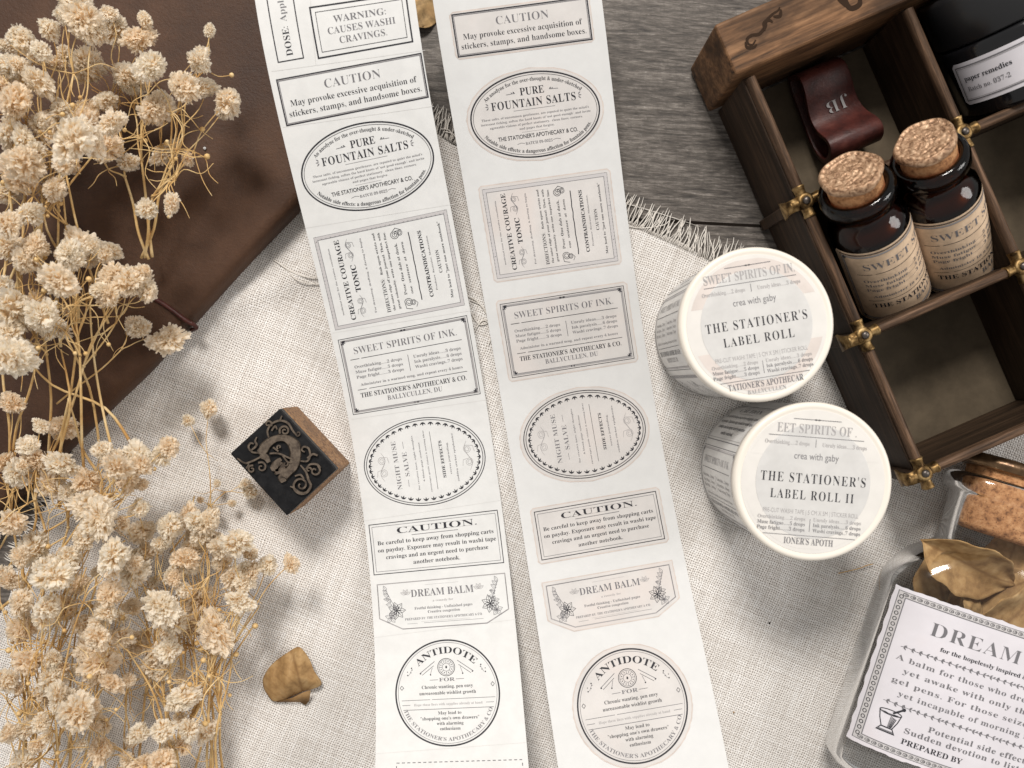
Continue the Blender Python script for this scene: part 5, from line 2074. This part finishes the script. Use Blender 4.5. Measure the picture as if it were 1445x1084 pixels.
BM = [blossom_mesh(11 + i, (1.0, 1.0, 1.0, 1.12, 1.3, 1.5)[i]) for i in range(6)]
SPRAYS = [
    ('dried white flower spray over the notebook, reaching towards the label strip', (208, 366, 24), (218, 262), (26, 62),
     [(163, 40, 22), (196, 55, 18), (213, 96, 22), (186, 115, 22), (282, 86, 16), (257, 123, 22), (292, 123, 14), (322, 143, 22), (219, 154, 23), (151, 143, 16), (159, 173, 17), (150, 206, 22), (233, 216, 17), (181, 231, 15), (209, 296, 16), (296, 43, 9), (178, 106, 16), (228, 146, 16)]),
    ('dried white flower spray in the upper left corner over the notebook', (70, 470, 24), (70, 270), (30, 72),
     [(103, 3, 22), (70, 42, 15), (116, 30, 26), (10, 66, 14), (33, 55, 17), (50, 80, 15), (91, 78, 13), (121, 93, 23), (17, 96, 22), (55, 118, 18), (123, 163, 20), (20, 146, 25), (63, 178, 20), (86, 156, 15), (103, 196, 26), (96, 226, 18), (128, 200, 20), (33, 229, 26), (14, 190, 18), (48, 216, 18),
      (30, 250, 22), (61, 271, 10), (43, 307, 8), (13, 316, 18), (130, 45, 18), (95, 18, 16), (5, 120, 16), (10, 270, 15)]),
    ('dense dried flower clump beside the notebook cord at the left border', (90, 680, 20), (80, 560), (32, 66),
     [(13, 349, 20), (50, 349, 18), (116, 349, 26), (156, 354, 15), (37, 367, 20), (100, 363, 20), (85, 398, 25), (163, 390, 19), (140, 408, 13), (181, 402, 21), (195, 390, 17), (20, 436, 28), (60, 446, 22), (80, 463, 15), (20, 506, 25), (10, 470, 20), (75, 398, 18), (5, 405, 18), (48, 432, 16)]),
    ('two headed dried flower sprig over the notebook corner', (80, 570, 20), (165, 490), (22, 30), [(198, 463, 18), (237, 480, 20), (190, 458, 14)]),
    ('dried flower spray at the left where notebook and linen fringe meet', (40, 880, 16), (110, 740), (22, 50),
     [(17, 569, 16), (88, 602, 20), (144, 637, 14), (237, 632, 14), (196, 646, 20), (166, 659, 20), (179, 672, 22), (50, 649, 18), (86, 656, 18), (23, 669, 20), (73, 682, 20), (123, 679, 20), (126, 712, 20), (196, 717, 14), (18, 739, 17), (140, 734, 25), (155, 648, 15), (40, 630, 15), (200, 656, 15)]),
    ('small pale dried sprig lying on the linen beside the stamp', (240, 780, 6), (285, 700), (6, 14), [(294, 577, 14), (266, 594, 9), (307, 682, 6), (352, 692, 12), (327, 711, 6), (302, 722, 9), (283, 705, 5), (345, 684, 9)]),
    ('broad dried flower spray on the linen nearest the folded leaf', (255, 1150, 8), (250, 930), (12, 40),
     [(199, 749, 18), (239, 744, 18), (292, 737, 20), (286, 755, 14), (335, 765, 20), (189, 804, 20), (262, 787, 18), (247, 814, 12), (229, 767, 13), (306, 797, 9), (329, 814, 14), (352, 807, 16), (410, 795, 12), (279, 847, 21), (339, 850, 15), (229, 857, 25), (193, 907, 18), (304, 898, 24), (237, 917, 18), (249, 877, 16),
      (259, 986, 18), (196, 1036, 14), (266, 1030, 16), (229, 1030, 15), (226, 1076, 18), (179, 1073, 14), (233, 943, 15), (213, 937, 14), (186, 857, 12), (345, 820, 14), (275, 760, 14), (205, 780, 14), (248, 990, 14), (300, 760, 13), (270, 800, 13)]),
    ('thick stemmed dried flower spray in the bottom left corner', (40, 1190, 12), (70, 930), (18, 56),
     [(159, 784, 21), (116, 759, 16), (78, 814, 25), (110, 824, 15), (96, 787, 16), (50, 774, 24), (13, 820, 14), (153, 837, 20), (151, 863, 15), (63, 867, 20), (33, 887, 20), (136, 900, 18), (143, 937, 24), (40, 933, 18), (76, 956, 20), (96, 990, 20), (110, 1006, 25), (83, 980, 16), (58, 1020, 14), (116, 973, 8),
      (146, 1023, 12), (116, 1051, 9), (154, 1058, 10), (50, 1053, 12), (30, 1078, 18), (13, 1035, 14), (159, 966, 14), (10, 960, 16), (90, 860, 17), (125, 1000, 16), (160, 790, 15), (28, 850, 16), (75, 930, 15), (140, 880, 13), (60, 800, 15)]),
]
rf = random.Random(21)


def stem_curve(V, Fc, a_, b_, r0, r1, wob=1.5, sag=0.0, ns=6):
    d = b_ - a_
    L_ = d.length
    side = Vector((-d.y, d.x, 0))
    side = side.normalized() if side.length > 1e-6 else Vector((1, 0, 0))
    m1, m2 = rf.uniform(-1, 1) * wob * L_ * 0.05, rf.uniform(-1, 1) * wob * L_ * 0.05
    pts = catmull([a_, a_.lerp(b_, 0.33) + side * m1 + Vector((0, 0, sag)), a_.lerp(b_, 0.68) + side * m2 + Vector((0, 0, sag * 0.6)), b_], 4)
    nn = len(pts)
    tube(V, Fc, pts, [r0 + (r1 - r0) * i / (nn - 1) for i in range(nn)], ns)


for si, (label, root, hub, (z0, z1), heads) in enumerate(SPRAYS):
    rp = W(*root)
    t = thing('dried_flower_spray', label, 'dried flowers', (W(*hub).x, W(*hub).y, 1.0), 'dried flower sprays')
    V, Fc = [], []
    hubp = W(hub[0], hub[1], (root[2] + z0) / 2 + 4)
    pos = []
    heads = list(heads)
    if si not in (3, 5):
        for (x, y, r_) in list(heads):
            if rf.random() < (1.0 if si in (4, 6, 7, 2) else 0.5):
                heads.append((x + rf.gauss(0, 16), y + rf.gauss(0, 16), rf.uniform(8, 17)))
    for (x, y, r_) in heads:
        z = z0 + (z1 - z0) * min(1, max(0, 0.15 + 0.75 * rf.random() * (r_ / 22)))
        pos.append((W(x, y, z), r_ * (CAMH - z) / F, x, y))
    big = si not in (3, 5)
    # limbs: groups of heads in angular order round the hub
    base_dir = math.atan2(hubp.y - rp.y, hubp.x - rp.x)
    order = sorted(range(len(pos)), key=lambda i: (math.atan2(pos[i][0].y - rp.y, pos[i][0].x - rp.x)))
    ng = max(1, len(order) // 6)
    groups = [order[i * len(order) // ng:(i + 1) * len(order) // ng] for i in range(ng)]
    for g in groups:
        cen = sum((pos[i][0] for i in g), Vector()) / len(g)
        jit = 0.16 if si == 0 else 1.0
        r0 = rp + Vector((rf.uniform(-20, 20), rf.uniform(-6, 10), rf.uniform(-3, 6))) * jit if big else rp
        fork = r0.lerp(cen, rf.uniform(0.42, 0.72)) + Vector((rf.uniform(-4, 4), rf.uniform(-4, 4), rf.uniform(-2, 3)))
        fork.z = max(fork.z, 3.0)
        far = (cen - r0).length
        rb = (0.54 if big else 0.34)
        stem_curve(V, Fc, r0, fork, rb, rb * 0.7, 0.7)
        tube(V, Fc, [fork + Vector((0, 0, -0.6)), fork, fork + Vector((0.2, 0.3, 0.6))], [rb * 0.6, rb * 1.25, rb * 0.6], 7)
        g2 = sorted(g, key=lambda i: (pos[i][0] - fork).length)
        subs = [g2[k:k + 2] for k in range(0, len(g2), 2)]
        for sg in subs:
            c2 = sum((pos[i][0] for i in sg), Vector()) / len(sg)
            f2 = fork.lerp(c2, rf.uniform(0.45, 0.7)) + Vector((rf.uniform(-3, 3), rf.uniform(-3, 3), rf.uniform(-2, 2)))
            f2.z = max(f2.z, 2.5)
            stem_curve(V, Fc, fork, f2, rb * 0.62, rb * 0.45, 1.0)
            tube(V, Fc, [f2 + Vector((0, 0, -0.5)), f2, f2 + Vector((0.1, 0.2, 0.5))], [rb * 0.4, rb * 0.8, rb * 0.4], 6)
            for i in sg:
                stem_curve(V, Fc, f2, pos[i][0], rb * 0.42, rb * 0.28, 1.6, rf.uniform(-1, 2))
            # bare twigs and small buds
            for q in range(4 if big else 1):
                a_ = rf.uniform(0, 6.28)
                L_ = rf.uniform(6, 18) * (1 if big else 0.6)
                e = f2 + Vector((math.cos(a_) * L_, math.sin(a_) * L_, rf.uniform(-2, 6)))
                e.z = max(e.z, 2.0)
                stem_curve(V, Fc, f2, e, rb * 0.33, rb * 0.18, 2.6, rf.uniform(-1, 3), 5)
                if rf.random() < 0.16:
                    br = rf.uniform(0.6, 1.1)
                    lathe(V, Fc, e - Vector((0, 0, br)), (0, 0, 1), [(0, 0.05), (br * 0.4, br * 0.8), (br, br), (br * 1.7, br * 0.6), (br * 2, 0.05)], 8)
    # long loose stalks that cross the clump
    if big and si != 0:
        for q in range(5):
            h = pos[rf.randrange(len(pos))][0]
            a_ = rp + Vector((rf.uniform(-26, 26), rf.uniform(-10, 14), rf.uniform(0, 8)))
            b_ = a_.lerp(h, rf.uniform(0.7, 1.08)) + Vector((rf.uniform(-9, 9), rf.uniform(-9, 9), rf.uniform(-6, 0)))
            b_.z = max(b_.z, 3.0)
            stem_curve(V, Fc, a_, b_, rf.uniform(0.4, 0.75), 0.25, 1.6)
    build('stems', V, Fc, M['stem'], t, smooth=True)
    bb = BASE[t.name]
    for (q, r_, x, y) in pos:
        me = BM[rf.choice((0, 1, 2, 3, 3, 4, 5))] if r_ > 3.2 else BM[rf.choice((0, 1))]
        o = bpy.data.objects.new('blossom', me)
        COL.objects.link(o)
        o.parent = t
        o.location = (q - bb) * S
        o.rotation_euler = (rf.uniform(0, 6.28), rf.uniform(0, 6.28), rf.uniform(0, 6.28))
        k = r_ * 1.16
        o.scale = (k, k * rf.uniform(0.85, 1.1), k * rf.uniform(0.8, 1.05))

bpy.data.objects.remove(_fo)
